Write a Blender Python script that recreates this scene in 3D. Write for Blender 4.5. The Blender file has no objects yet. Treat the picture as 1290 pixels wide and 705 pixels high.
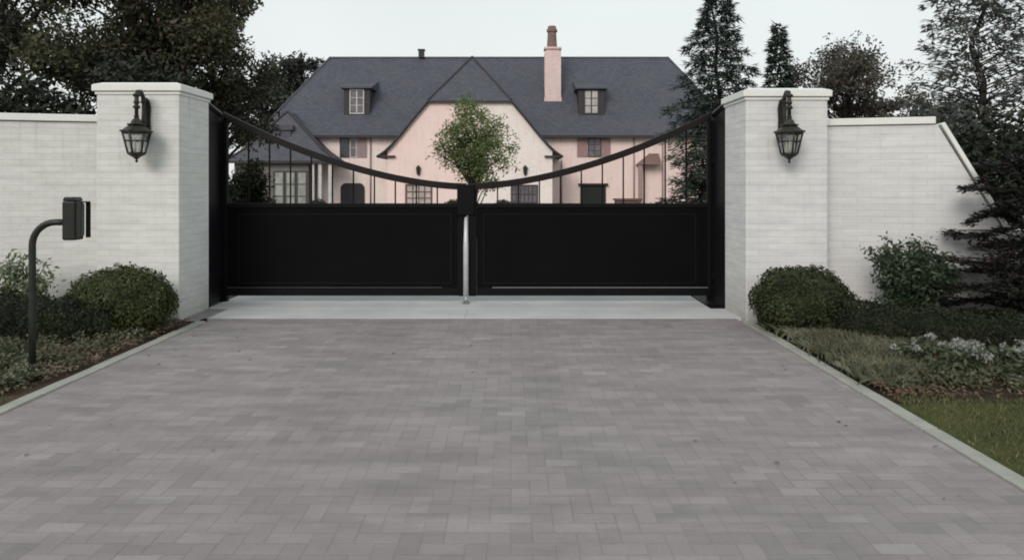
import bpy, math, random
import numpy as np
from mathutils import Vector

random.seed(7)
PI = math.pi
scene = bpy.context.scene
col = scene.collection
R = math.radians

# =====================================================================
#  small helpers
# =====================================================================
def tag(o, label=None, cat=None, group=None, kind=None):
    if label: o['label'] = label
    if cat: o['category'] = cat
    if group: o['group'] = group
    if kind: o['kind'] = kind
    return o

def empty(name, loc, label, cat, group=None):
    o = bpy.data.objects.new(name, None)
    o.empty_display_size = 0.2
    col.objects.link(o)
    o.location = loc
    return tag(o, label, cat, group)

def world_loc(o):
    v = Vector((0, 0, 0))
    while o is not None:
        v += o.location
        o = o.parent
    return v

def copy_tree(o, parent=None):
    c = o.copy()
    col.objects.link(c)
    c.parent = parent
    for ch in list(o.children):
        copy_tree(ch, c)
    return c

class MB:
    """collects shapes, given in world coordinates, into one mesh"""
    def __init__(self):
        self.V = []; self.n = 0
        self.L = []; self.S = []; self.M = []; self.SM = []
    def add(self, verts, faces, mat=0, smooth=False):
        v = np.asarray(verts, dtype=np.float32).reshape(-1, 3)
        self.V.append(v)
        for f in faces:
            self.L.append(np.asarray(f, dtype=np.int32) + self.n)
            self.S.append(np.array([len(f)], dtype=np.int32))
            self.M.append(np.array([mat], dtype=np.int32))
            self.SM.append(np.array([smooth], dtype=bool))
        self.n += len(v)
    def add_quads(self, verts, k, mat=0, smooth=False):
        """verts (N*k,3): N separate k-gons"""
        v = np.asarray(verts, dtype=np.float32).reshape(-1, 3)
        N = len(v) // k
        self.V.append(v)
        self.L.append(np.arange(len(v), dtype=np.int32) + self.n)
        self.S.append(np.full(N, k, dtype=np.int32))
        self.M.append(np.full(N, mat, dtype=np.int32))
        self.SM.append(np.full(N, smooth, dtype=bool))
        self.n += len(v)
    def box(self, x0, x1, y0, y1, z0, z1, mat=0):
        v = [(x0,y0,z0),(x1,y0,z0),(x1,y1,z0),(x0,y1,z0),(x0,y0,z1),(x1,y0,z1),(x1,y1,z1),(x0,y1,z1)]
        self.add(v, [(3,2,1,0),(4,5,6,7),(0,1,5,4),(1,2,6,5),(2,3,7,6),(3,0,4,7)], mat)
    def prism(self, poly, f0, f1, mat=0, smooth=False):
        """poly: list of 2d pts, f0/f1 map a 2d point to the two ends"""
        n = len(poly)
        v = [f0(*p) for p in poly] + [f1(*p) for p in poly]
        fs = [tuple(range(n))[::-1], tuple(range(n, 2*n))]
        fs += [(i, (i+1) % n, n+(i+1) % n, n+i) for i in range(n)]
        self.add(v, fs, mat, smooth)
    def tube(self, pts, rad, seg=8, mat=0, caps=True, smooth=True):
        P = [Vector(p) for p in pts]
        if not hasattr(rad, '__len__'): rad = [rad]*len(P)
        vs = []; prev = None
        for i, p in enumerate(P):
            a = P[max(0, i-1)]; b = P[min(len(P)-1, i+1)]
            d = (b-a).normalized() if (b-a).length > 1e-9 else Vector((0,0,1))
            if prev is None:
                u = d.cross(Vector((0,0,1)) if abs(d.z) < .9 else Vector((1,0,0))).normalized()
            else:
                u = (prev - d*prev.dot(d)).normalized()
            prev = u
            w = d.cross(u)
            for k in range(seg):
                a_ = 2*PI*k/seg
                vs.append(p + (u*math.cos(a_) + w*math.sin(a_))*rad[i])
        fs = []
        for i in range(len(P)-1):
            for k in range(seg):
                k2 = (k+1) % seg
                fs.append((i*seg+k, i*seg+k2, (i+1)*seg+k2, (i+1)*seg+k))
        if caps:
            fs.append(tuple(range(seg))[::-1]); fs.append(tuple((len(P)-1)*seg+k for k in range(seg)))
        self.add([tuple(v) for v in vs], fs, mat, smooth)
    def lathe(self, prof, c, seg=16, mat=0, smooth=True, rot=0.0):
        vs = []; fs = []
        for (r, z) in prof:
            for k in range(seg):
                a = 2*PI*k/seg + rot
                vs.append((c[0]+r*math.cos(a), c[1]+r*math.sin(a), c[2]+z))
        n = len(prof)
        for i in range(n-1):
            for k in range(seg):
                k2 = (k+1) % seg
                fs.append((i*seg+k, i*seg+k2, (i+1)*seg+k2, (i+1)*seg+k))
        fs.append(tuple(range(seg))[::-1]); fs.append(tuple((n-1)*seg+k for k in range(seg)))
        self.add(vs, fs, mat, smooth)
    def blob(self, c, r, rng, nu=20, nv=12, rough=.06, mat=0, zmin=-1.0):
        vs = []; fs = []
        for j in range(nv+1):
            t = PI*j/nv
            for i in range(nu):
                a = 2*PI*i/nu
                q = 1 + rng.uniform(-rough, rough)
                z = max(math.cos(t), zmin)
                vs.append((c[0]+r[0]*math.sin(t)*math.cos(a)*q, c[1]+r[1]*math.sin(t)*math.sin(a)*q, c[2]+r[2]*z*q))
        for j in range(nv):
            for i in range(nu):
                i2 = (i+1) % nu
                fs.append((j*nu+i, (j+1)*nu+i, (j+1)*nu+i2, j*nu+i2))
        self.add(vs, fs, mat, True)
    def build(self, name, mats, parent=None, bevel=0.0):
        me = bpy.data.meshes.new(name)
        o = bpy.data.objects.new(name, me)
        col.objects.link(o)
        off = Vector((0,0,0))
        if parent is not None:
            o.parent = parent
            off = world_loc(parent)
        V = np.concatenate(self.V) - np.array(off, dtype=np.float32)
        L = np.concatenate([np.atleast_1d(x) for x in self.L])
        S = np.concatenate(self.S); M = np.concatenate(self.M); SM = np.concatenate(self.SM)
        me.vertices.add(len(V)); me.vertices.foreach_set('co', V.ravel())
        me.loops.add(len(L)); me.loops.foreach_set('vertex_index', L)
        st = np.concatenate([[0], np.cumsum(S)[:-1]]).astype(np.int32)
        me.polygons.add(len(S)); me.polygons.foreach_set('loop_start', st)
        if not isinstance(mats, (list, tuple)): mats = [mats]
        for m in mats: me.materials.append(m)
        me.polygons.foreach_set('material_index', M)
        me.polygons.foreach_set('use_smooth', SM)
        me.update(calc_edges=True); me.validate()
        if bevel > 0:
            b = o.modifiers.new('bevel', 'BEVEL'); b.width = bevel; b.segments = 2; b.limit_method = 'ANGLE'
        return o

def single(mb, name, mats, loc, label, cat, group=None, kind=None, bevel=0.0):
    """a thing that is one mesh, its origin at loc"""
    o = mb.build(name, mats, None, bevel)
    me = o.data
    co = np.zeros(len(me.vertices)*3, dtype=np.float32); me.vertices.foreach_get('co', co)
    co = co.reshape(-1, 3) - np.array(loc, dtype=np.float32)
    me.vertices.foreach_set('co', co.ravel()); o.location = loc; me.update()
    return tag(o, label, cat, group, kind)

def struct(mb, name, mats):
    return tag(mb.build(name, mats), kind='structure')

# =====================================================================
#  materials
# =====================================================================
class NT:
    def __init__(self, name):
        self.m = bpy.data.materials.new(name); self.m.use_nodes = True
        self.t = self.m.node_tree; self.t.nodes.clear()
    def n(self, typ, **kw):
        nd = self.t.nodes.new(typ)
        for k, v in kw.items():
            if k.startswith('i_'):
                key = k[2:]
                key = int(key) if key.isdigit() else key.replace('_', ' ')
                nd.inputs[key].default_value = v
            else:
                setattr(nd, k, v)
        return nd
    def l(self, a, b): self.t.links.new(a, b)
    def math(self, op, a, b=None, c=None):
        nd = self.t.nodes.new('ShaderNodeMath'); nd.operation = op
        for i, x in enumerate((a, b, c)):
            if x is None: continue
            if isinstance(x, (int, float)): nd.inputs[i].default_value = x
            else: self.l(x, nd.inputs[i])
        return nd.outputs[0]
    def mix(self, fac, a, b, blend='MIX'):
        nd = self.t.nodes.new('ShaderNodeMix'); nd.data_type = 'RGBA'; nd.blend_type = blend
        for idx, x in ((0, fac), (6, a), (7, b)):
            if isinstance(x, (int, float)): nd.inputs[idx].default_value = x
            elif isinstance(x, tuple): nd.inputs[idx].default_value = (*x[:3], 1)
            else: self.l(x, nd.inputs[idx])
        return nd.outputs[2]
    def noise(self, vec, scale, detail=4, rough=.55):
        nd = self.n('ShaderNodeTexNoise'); nd.inputs['Scale'].default_value = scale
        nd.inputs['Detail'].default_value = detail; nd.inputs['Roughness'].default_value = rough
        if vec is not None: self.l(vec, nd.inputs['Vector'])
        return nd.outputs['Fac']
    def ramp(self, fac, a, b, lo=0.0, hi=1.0):
        nd = self.n('ShaderNodeMapRange'); nd.inputs[1].default_value = lo; nd.inputs[2].default_value = hi
        nd.inputs[3].default_value = a; nd.inputs[4].default_value = b
        self.l(fac, nd.inputs[0]); return nd.outputs[0]
    def obj(self): return self.n('ShaderNodeTexCoord').outputs['Object']
    def out(self, bsdf):
        o = self.n('ShaderNodeOutputMaterial'); self.l(bsdf, o.inputs[0]); return self.m
    def bsdf(self, colr, rough=.7, spec=.3, metal=0.0, bump=None, bstr=.3, bdist=.01):
        p = self.n('ShaderNodeBsdfPrincipled')
        if isinstance(colr, tuple): p.inputs['Base Color'].default_value = (*colr[:3], 1)
        else: self.l(colr, p.inputs['Base Color'])
        if isinstance(rough, (int, float)): p.inputs['Roughness'].default_value = rough
        else: self.l(rough, p.inputs['Roughness'])
        p.inputs['Specular IOR Level'].default_value = spec
        p.inputs['Metallic'].default_value = metal
        if bump is not None:
            b = self.n('ShaderNodeBump'); b.inputs['Strength'].default_value = bstr; b.inputs['Distance'].default_value = bdist
            self.l(bump, b.inputs['Height']); self.l(b.outputs[0], p.inputs['Normal'])
        return p.outputs[0]

def simple(name, c, rough=.6, spec=.3, metal=0.0, var=.15, scale=6.0):
    t = NT(name); v = t.noise(t.obj(), scale, 5)
    c2 = tuple(x*(1-var) for x in c); c3 = tuple(min(1, x*(1+var)) for x in c)
    cc = t.mix(t.ramp(v, 0, 1, .3, .7), c2, c3)
    return t.out(t.bsdf(cc, rough, spec, metal, bump=v, bstr=.08))

def wall_uv(t):
    """horizontal run along the wall, height"""
    s = t.n('ShaderNodeSeparateXYZ'); t.l(t.obj(), s.inputs[0])
    c = t.n('ShaderNodeCombineXYZ')
    t.l(t.math('ADD', s.outputs[0], s.outputs[1]), c.inputs[0]); t.l(s.outputs[2], c.inputs[1])
    return c.outputs[0], s

def painted_brick(name, c, dirt, bw=.215, bh=.075, contrast=.10, bump=.5, tint=None, tint_scale=.05, tint_x=None):
    t = NT(name); uv, sep = wall_uv(t)
    br = t.n('ShaderNodeTexBrick'); t.l(uv, br.inputs['Vector'])
    br.inputs['Scale'].default_value = 1.0; br.inputs['Brick Width'].default_value = bw; br.inputs['Row Height'].default_value = bh
    br.inputs['Mortar Size'].default_value = .006; br.inputs['Mortar Smooth'].default_value = .6
    br.inputs['Color1'].default_value = (1,1,1,1); br.inputs['Color2'].default_value = (1-contrast,1-contrast,1-contrast,1)
    br.inputs['Mortar'].default_value = (1-contrast*1.6,)*3+(1,)
    big = t.noise(uv, .9, 6, .6)
    st = t.n('ShaderNodeMapping'); st.inputs['Scale'].default_value = (1.2, 9.0, 1); t.l(uv, st.inputs['Vector'])
    streak = t.noise(st.outputs[0], 1.3, 5, .65)
    base = c
    if tint is not None:
        if tint_x is not None:
            pos = t.math('ADD', sep.outputs[0], t.math('MULTIPLY', t.noise(uv, .35, 4), 3.0))
            base = t.mix(t.ramp(pos, 0, 1, tint_x[0]+1.5, tint_x[1]+1.5), c, tint)
        else:
            base = t.mix(t.ramp(t.noise(uv, tint_scale, 2), 0, 1, .40, .60), c, tint)
    k = t.mix(t.ramp(streak, 0, .75, .40, .66), base, dirt)
    k = t.mix(t.ramp(big, 0, .55, .42, .72), k, dirt)
    k = t.mix(1.0, k, br.outputs['Color'], 'MULTIPLY')
    dr = t.n('ShaderNodeMapping'); dr.inputs['Scale'].default_value = (7.0, .55, 1); t.l(uv, dr.inputs['Vector'])
    drip = t.ramp(t.noise(dr.outputs[0], 1.0, 5, .7), 0, .5, .52, .75)
    k = t.mix(t.math('MULTIPLY', drip, t.ramp(sep.outputs[2], .15, 1.0, 1.0, 2.5)), k, tuple(x*.62 for x in dirt))
    # splash dirt at the foot
    foot = t.math('MULTIPLY', t.ramp(sep.outputs[2], .55, 0, 0, .55), t.ramp(big, .3, 1.0, .3, .6))
    k = t.mix(foot, k, (.22,.20,.16))
    fine = t.noise(uv, 55, 3)
    h = t.math('ADD', t.math('MULTIPLY', br.outputs['Fac'], -1.0), t.math('MULTIPLY', fine, .35))
    h = t.math('ADD', h, t.math('MULTIPLY', streak, .5))
    return t.out(t.bsdf(k, .8, .2, bump=h, bstr=bump, bdist=.006))

def foliage(name, dark, mid, light, trans=.22, nscale=1.3, dead=None):
    t = NT(name)
    g = t.n('ShaderNodeNewGeometry')
    rnd = g.outputs['Random Per Island']
    nz = t.noise(t.obj(), nscale, 3)
    f = t.math('ADD', t.math('MULTIPLY', rnd, .55), t.ramp(nz, -.1, .65, .3, .7))
    c = t.mix(t.ramp(f, 0, 1, 0, .5), dark, mid)
    c = t.mix(t.ramp(f, 0, 1, .55, 1.1), c, light)
    if dead: c = t.mix(t.ramp(rnd, 0, 1, .93, .97), c, dead)
    p = t.n('ShaderNodeBsdfPrincipled'); t.l(c, p.inputs['Base Color'])
    p.inputs['Roughness'].default_value = .55; p.inputs['Specular IOR Level'].default_value = .25
    tr = t.n('ShaderNodeBsdfTranslucent'); t.l(c, tr.inputs['Color'])
    mx = t.n('ShaderNodeMixShader'); mx.inputs[0].default_value = trans
    t.l(p.outputs[0], mx.inputs[1]); t.l(tr.outputs[0], mx.inputs[2])
    return t.out(mx.outputs[0])

def paver_material():
    t = NT('herringbone_pavers')
    w = .10
    o = t.obj(); s = t.n('ShaderNodeSeparateXYZ'); t.l(o, s.inputs[0])
    # slight wobble so that joints are not ruler-straight
    wob = t.n('ShaderNodeTexNoise'); wob.inputs['Scale'].default_value = 5.0; t.l(o, wob.inputs['Vector'])
    ws = t.n('ShaderNodeSeparateColor'); t.l(wob.outputs['Color'], ws.inputs[0])
    u = t.math('ADD', t.math('DIVIDE', s.outputs[0], w), t.math('MULTIPLY', ws.outputs[0], .10))
    v = t.math('ADD', t.math('DIVIDE', s.outputs[1], w), t.math('MULTIPLY', ws.outputs[1], .10))
    x = t.math('FLOOR', u); y = t.math('FLOOR', v)
    k = t.math('FLOORED_MODULO', t.math('SUBTRACT', x, y), 4.0)
    horiz = t.math('LESS_THAN', k, 1.5)
    k1 = t.math('COMPARE', k, 1.0, .1); k2 = t.math('COMPARE', k, 2.0, .1)
    ox = t.math('SUBTRACT', x, k1); oy = t.math('SUBTRACT', y, k2)
    lu = t.math('SUBTRACT', u, ox); lv = t.math('SUBTRACT', v, oy)
    Lx = t.math('ADD', horiz, 1.0); Ly = t.math('SUBTRACT', 2.0, horiz)
    d = t.math('MINIMUM', t.math('MINIMUM', lu, t.math('SUBTRACT', Lx, lu)), t.math('MINIMUM', lv, t.math('SUBTRACT', Ly, lv)))
    joint = t.ramp(d, 1, 0, .012, .075)
    cid = t.n('ShaderNodeCombineXYZ'); t.l(ox, cid.inputs[0]); t.l(oy, cid.inputs[1]); t.l(horiz, cid.inputs[2])
    wn = t.n('ShaderNodeTexWhiteNoise'); wn.noise_dimensions = '3D'; t.l(cid.outputs[0], wn.inputs['Vector'])
    sc_ = t.n('ShaderNodeSeparateColor'); t.l(wn.outputs['Color'], sc_.inputs[0])
    r1, r2, r3 = sc_.outputs[0], sc_.outputs[1], sc_.outputs[2]
    c = t.mix(t.ramp(r1, 0, 1, .05, .95), (.256,.222,.224), (.300,.261,.263))
    med0 = t.noise(o, .9, 4, .6)
    pale = t.math('MULTIPLY', t.ramp(r2, 0, .95, .62, .98), t.math('MULTIPLY', t.math('ADD', t.math('MULTIPLY', horiz, .75), .25), t.ramp(med0, .15, 1.0, .40, .62)))
    c = t.mix(pale, c, (.37,.335,.33))        # pale bricks
    c = t.mix(t.math('MULTIPLY', t.ramp(r3, 0, .8, .74, 1.0), t.ramp(med0, 1.0, .2, .42, .62)), c, (.205,.180,.184))       # dark bricks
    big = t.noise(o, .32, 4, .6)
    c = t.mix(t.ramp(big, 0, .45, .48, .70), c, (.225,.232,.222))
    med = t.noise(o, 1.1, 6, .65)
    c = t.mix(t.ramp(med, 0, .40, .50, .72), c, (.34,.300,.298))
    smp = t.n('ShaderNodeMapping'); smp.inputs['Scale'].default_value = (1.1, 4.5, 1); t.l(o, smp.inputs['Vector'])
    smear = t.noise(smp.outputs[0], 1.0, 5, .6)
    c = t.mix(t.ramp(smear, 0, .62, .52, .66), c, (.365,.322,.320))
    c = t.mix(t.ramp(smear, .6, 0, .32, .48), c, (.190,.170,.172))
    fine = t.noise(o, 60, 4, .7)
    c = t.mix(t.ramp(fine, 0, .35, .35, .75), c, (.165,.148,.145))
    c = t.mix(t.math('MULTIPLY', joint, .24), c, (.165,.148,.148))
    # faint wheel tracks, broken up, and sand or moss in some joints
    xw = t.math('ADD', s.outputs[0], t.math('MULTIPLY', t.noise(o, .5, 2), .5))
    tr = None
    for cx in (-1.05, .55):
        q = t.ramp(t.math('ABSOLUTE', t.math('SUBTRACT', xw, cx)), 1, 0, .05, .34)
        tr = q if tr is None else t.math('MAXIMUM', tr, q)
    tr = t.math('MULTIPLY', tr, t.ramp(t.noise(o, 2.6, 6, .7), 0, .34, .38, .68))
    c = t.mix(tr, c, (.150,.136,.136))
    moss = t.math('MULTIPLY', joint, t.ramp(t.noise(o, .8, 5, .65), 0, .55, .50, .70))
    c = t.mix(moss, c, (.155,.160,.115))
    spot = t.ramp(t.noise(o, 3.2, 2, .5), 0, .35, .71, .79)
    c = t.mix(spot, c, (.150,.140,.140))
    h = t.math('ADD', t.math('MULTIPLY', joint, -1.0), t.math('MULTIPLY', fine, .3))
    h = t.math('ADD', h, t.math('MULTIPLY', r2, .8))
    rough = t.ramp(med, .62, .86, .35, .7)
    return t.out(t.bsdf(c, rough, .22, bump=h, bstr=.38, bdist=.004))

def slate():
    t = NT('slate_roof'); o = t.obj(); s = t.n('ShaderNodeSeparateXYZ'); t.l(o, s.inputs[0])
    c = t.n('ShaderNodeCombineXYZ')
    t.l(t.math('ADD', s.outputs[0], t.math('MULTIPLY', s.outputs[1], .35)), c.inputs[0]); t.l(s.outputs[2], c.inputs[1])
    br = t.n('ShaderNodeTexBrick'); t.l(c.outputs[0], br.inputs['Vector'])
    br.inputs['Scale'].default_value = 1; br.inputs['Brick Width'].default_value = .34; br.inputs['Row Height'].default_value = .2
    br.inputs['Mortar Size'].default_value = .02; br.inputs['Color1'].default_value = (.068,.072,.094,1)
    br.inputs['Color2'].default_value = (.096,.100,.126,1); br.inputs['Mortar'].default_value = (.052,.055,.070,1)
    n1 = t.noise(o, .5, 5); n2 = t.noise(o, 4, 4)
    k = t.mix(t.ramp(n1, 0, .45, .4, .7), br.outputs['Color'], (.105,.100,.115))
    k = t.mix(t.ramp(n2, 0, .35, .5, .8), k, (.055,.060,.062))
    return t.out(t.bsdf(k, .65, .25, bump=br.outputs['Fac'], bstr=-.4, bdist=.02))

def glass_pane(name, c, rough=.08):
    t = NT(name); nz = t.noise(t.obj(), 1.5, 3)
    cc = t.mix(t.ramp(nz, 0, 1, .4, .6), tuple(x*.7 for x in c), c)
    return t.out(t.bsdf(cc, rough, .5))

def lantern_glass():
    t = NT('lantern_glass')
    nz = t.noise(t.obj(), 14, 3)
    tr = t.n('ShaderNodeBsdfTransparent'); tr.inputs[0].default_value = (.86,.88,.86,1)
    gl = t.n('ShaderNodeBsdfGlossy'); gl.inputs['Roughness'].default_value = .12; gl.inputs[0].default_value = (.9,.9,.9,1)
    mx = t.n('ShaderNodeMixShader'); t.l(t.ramp(nz, .12, .30, .35, .65), mx.inputs[0])
    t.l(tr.outputs[0], mx.inputs[1]); t.l(gl.outputs[0], mx.inputs[2])
    return t.out(mx.outputs[0])

def soil(name, a, b, c_, sc=9):
    t = NT(name); o = t.obj(); n1 = t.noise(o, sc, 6, .7); n2 = t.noise(o, sc*5, 4, .7)
    k = t.mix(t.ramp(n1, 0, 1, .35, .65), a, b); k = t.mix(t.ramp(n2, 0, 1, .55, .75), k, c_)
    return t.out(t.bsdf(k, .95, .1, bump=n2, bstr=.8, bdist=.03))

def concrete(name, a, b, sc=3):
    t = NT(name); o = t.obj(); n1 = t.noise(o, sc, 6, .65); n2 = t.noise(o, 70, 3, .6)
    k = t.mix(t.ramp(n1, 0, 1, .35, .68), a, b)
    k = t.mix(t.ramp(n2, 0, .3, .5, .8), k, tuple(x*.6 for x in a))
    return t.out(t.bsdf(k, .85, .25, bump=n2, bstr=.25, bdist=.004))

M = {}
M['pavers'] = paver_material()
M['edging'] = concrete('pale_edging', (.30,.30,.27), (.38,.37,.33), 5)
M['apron'] = concrete('pale_concrete', (.47,.47,.475), (.57,.56,.56), 1.4)
M['court'] = concrete('court_paving', (.16,.155,.15), (.22,.21,.20), .6)
M['white_brick'] = painted_brick('white_painted_brick', (.73,.725,.705), (.59,.585,.565), contrast=.055, bump=.42)
M['white_brick_b'] = painted_brick('white_painted_brick_cool', (.74,.73,.725), (.60,.59,.59), contrast=.055, bump=.42)
M['cap'] = concrete('white_painted_cap', (.74,.74,.71), (.80,.80,.77), 3)
M['house_wall'] = painted_brick('glow_tinted_brick', (.90,.705,.665), (.82,.64,.60), .5, .16, .03, .2, tint=(.88,.79,.75), tint_x=(8.0, -10.0))  # sunset glow painted into the brick: pink drifting to cream along X
M['gable_wall'] = painted_brick('glow_tinted_gable_brick', (.90,.69,.65), (.83,.64,.60), .5, .16, .03, .2, tint=(.86,.83,.79), tint_x=(-3.0, -.8))  # evening pink painted in on the left of the gable, cream right
M['wing_wall'] = painted_brick('shaded_wing_brick', (.20,.18,.17), (.15,.135,.13), .5, .16, .04, .25)  # the wing's shade is put into this dark brick colour
M['slate'] = slate()
M['roof_edge'] = simple('dark_roof_edge', (.05,.042,.045), .7)
M['chimney'] = painted_brick('pink_chimney_brick', (.80,.60,.58), (.66,.50,.49), .4, .14, .08, .3)
M['chimney_pot'] = simple('clay_chimney_pot', (.20,.13,.115), .8, var=.25)
M['black_metal'] = simple('black_painted_metal', (.0040,.0036,.0044), .6, .12, 0, .2, 2)
M['black_panel'] = simple('black_gate_panel', (.0030,.0027,.0032), .6, .07, 0, .25, 1.2)
M['side_metal'] = simple('dark_side_panel', (.0075,.0066,.0090), .55, .2, 0, .2, 1.5)
M['rust_black'] = simple('weathered_black_rail', (.009,.0065,.0065), .5, .2, 0, .3, 4)
M['steel'] = simple('galvanised_steel', (.55,.55,.56), .45, .5, .25, .12, 12)
M['bronze'] = simple('dark_bronze', (.030,.029,.024), .45, .4, .35, .3, 20)
M['lantern_glass'] = lantern_glass()
M['candle'] = simple('cream_candle', (.75,.72,.62), .5)
M['post_paint'] = simple('dark_green_black_post', (.018,.020,.016), .45, .4, 0, .25, 9)
M['box_paint'] = simple('black_call_box', (.012,.014,.011), .5, .35, 0, .25, 9)
M['grey_plate'] = simple('grey_metal_plate', (.16,.16,.16), .4, .5, .4, .1, 9)
M['dull_plate'] = simple('dull_metal_plate', (.030,.036,.034), .5, .3)
M['frame_dark'] = simple('dark_window_frame', (.07,.06,.068), .6)
M['frame_light'] = simple('pale_window_frame', (.52,.50,.50), .6)
M['frame_red'] = simple('red_brown_window_frame', (.16,.065,.055), .6)
M['porch_tile'] = simple('brown_porch_tile', (.20,.125,.11), .75)
M['shutter'] = simple('mauve_grey_shutter', (.34,.245,.25), .7)
M['shutter_r'] = simple('rose_grey_shutter', (.36,.23,.23), .7)
M['pane_dark'] = glass_pane('dark_glass', (.06,.06,.075))
M['pane_mid'] = glass_pane('grey_glass', (.17,.15,.17))
M['pane_pale'] = glass_pane('curtained_glass', (.52,.48,.46), .2)
M['pane_wing'] = glass_pane('wing_glass', (.34,.36,.32), .15)
M['door_dark'] = simple('dark_door', (.030,.026,.032), .6)
M['door_green'] = simple('green_black_door', (.016,.019,.016), .6)
M['wood_box'] = simple('brown_wood_box', (.13,.085,.075), .75)
M['ground'] = soil('ground_soil', (.05,.06,.03), (.075,.085,.04), (.04,.035,.025), .6)
M['bed'] = soil('bed_mulch', (.045,.034,.026), (.075,.055,.040), (.028,.022,.018), 8)
M['bed_leafy'] = soil('bed_leaf_mould', (.085,.058,.042), (.125,.090,.065), (.045,.034,.028), 10)
M['lawn'] = soil('lawn_turf', (.070,.088,.032), (.10,.115,.045), (.12,.095,.055), 2.5)
M['bark'] = soil('bark', (.040,.032,.026), (.070,.058,.048), (.024,.02,.017), 12)
M['bark_far'] = soil('bark_far', (.032,.027,.024), (.05,.043,.038), (.02,.018,.016), 5)

M['f_big'] = foliage('dark_tree_leaves', (0.0165,0.0195,0.0120), (0.0390,0.0420,0.0255), (0.0930,0.0900,0.0600), .22, .35, dead=(0.1125,0.0675,0.0525))
M['f_big2'] = foliage('olive_tree_leaves', (0.0195,0.0225,0.0120), (0.0480,0.0510,0.0255), (0.1125,0.1125,0.0630), .22, .4, dead=(0.1275,0.0675,0.0675))
M['f_far'] = foliage('far_tree_leaves', (0.0300,0.0345,0.0300), (0.0630,0.0675,0.0570), (0.1425,0.1425,0.1275), .22, .3)
M['f_rusty'] = foliage('dull_olive_tree_leaves', (0.0377,0.0377,0.0290), (0.0812,0.0754,0.0609), (0.1740,0.1566,0.1276), .22, .35, dead=(0.1740,0.1087,0.0870))
M['f_evergreen'] = foliage('near_black_evergreen', (0.0084,0.0102,0.0060), (0.0180,0.0216,0.0120), (0.0360,0.0408,0.0240), .12, .6)
M['f_spruce'] = foliage('spruce_needles', (0.0258,0.0368,0.0294), (0.0552,0.0773,0.0626), (0.1251,0.1564,0.1362), .18, .7)
M['f_loose'] = foliage('grey_green_leaves', (0.0650,0.0780,0.0676), (0.1495,0.1664,0.1508), (0.3120,0.3250,0.3055), .3, .8, dead=(0.3250,0.2600,0.2470))
M['f_young'] = foliage('fresh_green_leaves', (0.0486,0.0707,0.0221), (0.1370,0.1878,0.0663), (0.3426,0.4088,0.1878), .30, .8, dead=(0.4420,0.3536,0.2210))
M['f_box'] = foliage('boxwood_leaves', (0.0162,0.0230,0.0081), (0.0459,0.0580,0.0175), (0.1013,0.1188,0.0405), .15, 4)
M['f_box_b'] = foliage('boxwood_leaves_shaded', (0.0120,0.0168,0.0072), (0.0288,0.0372,0.0132), (0.0696,0.0816,0.0336), .15, 4)  # darker copy of the boxwood leaves, shade set into the colour
M['f_hedge'] = foliage('hedge_leaves', (0.0058,0.0079,0.0037), (0.0145,0.0188,0.0065), (0.0361,0.0433,0.0173), .15, 3.5)
M['f_shrub'] = foliage('shrub_leaves', (0.0168,0.0280,0.0140), (0.0420,0.0672,0.0336), (0.1190,0.1540,0.1008), .2, 3)
M['f_lightshrub'] = foliage('light_shrub_leaves', (0.0585,0.0780,0.0429), (0.1658,0.2048,0.1209), (0.3705,0.4193,0.2828), .25, 4)
M['f_layered'] = foliage('layered_tree_leaves', (.009,.011,.008), (.019,.021,.015), (.046,.048,.038), .15, 2.2, dead=(.11,.045,.075))
M['f_cover'] = foliage('groundcover_leaves', (0.0374,0.0442,0.0238), (0.0935,0.1020,0.0612), (0.1955,0.2074,0.1428), .2, 3.5, dead=(0.1700,0.1190,0.0680))
M['f_cover_r'] = foliage('liriope_leaves', (0.0552,0.0598,0.0368), (0.1265,0.1334,0.0874), (0.2645,0.2714,0.1978), .2, 3.0, dead=(0.2760,0.1840,0.1150))
M['f_hydr'] = foliage('flowering_plant_leaves', (0.0340,0.0442,0.0238), (0.0816,0.0952,0.0578), (0.1785,0.1955,0.1360), .2, 4)
M['petal'] = foliage('white_petals', (0.1944,0.1944,0.1800), (0.2880,0.2880,0.2664), (0.4032,0.4032,0.3744), .2, 6)
M['f_litter'] = foliage('dry_leaf_litter', (.070,.054,.038), (.135,.105,.072), (.22,.175,.125), .1, 5)
M['f_mulch'] = foliage('orange_mulch', (.070,.046,.028), (.130,.082,.050), (.20,.135,.090), .05, 5)
M['f_grass'] = foliage('grass_blades', (.060,.066,.025), (.112,.120,.050), (.180,.175,.085), .25, 1.1, dead=(.26,.20,.11))

# =====================================================================
#  foliage builders
# =====================================================================
def rand_dirs(rng, n):
    d = rng.normal(size=(n, 3)); return d/np.linalg.norm(d, axis=1)[:, None]

def leaf_quads(mb, P, axis, normal, length, width, mat=0, fold=.0):
    """diamond leaves: P base points, axis = direction to the tip, normal ~ facing"""
    side = np.cross(axis, normal)
    ln = np.linalg.norm(side, axis=1)[:, None]; ln[ln < 1e-6] = 1
    side = side/ln
    nn = np.cross(side, axis)
    length = np.asarray(length).reshape(-1, 1); width = np.asarray(width).reshape(-1, 1)
    a = P
    b = P + axis*length*.45 + side*width*.5 + nn*fold*width
    c = P + axis*length
    d = P + axis*length*.45 - side*width*.5 + nn*fold*width
    V = np.stack([a, b, c, d], axis=1).reshape(-1, 3)
    mb.add_quads(V, 4, mat)

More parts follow.
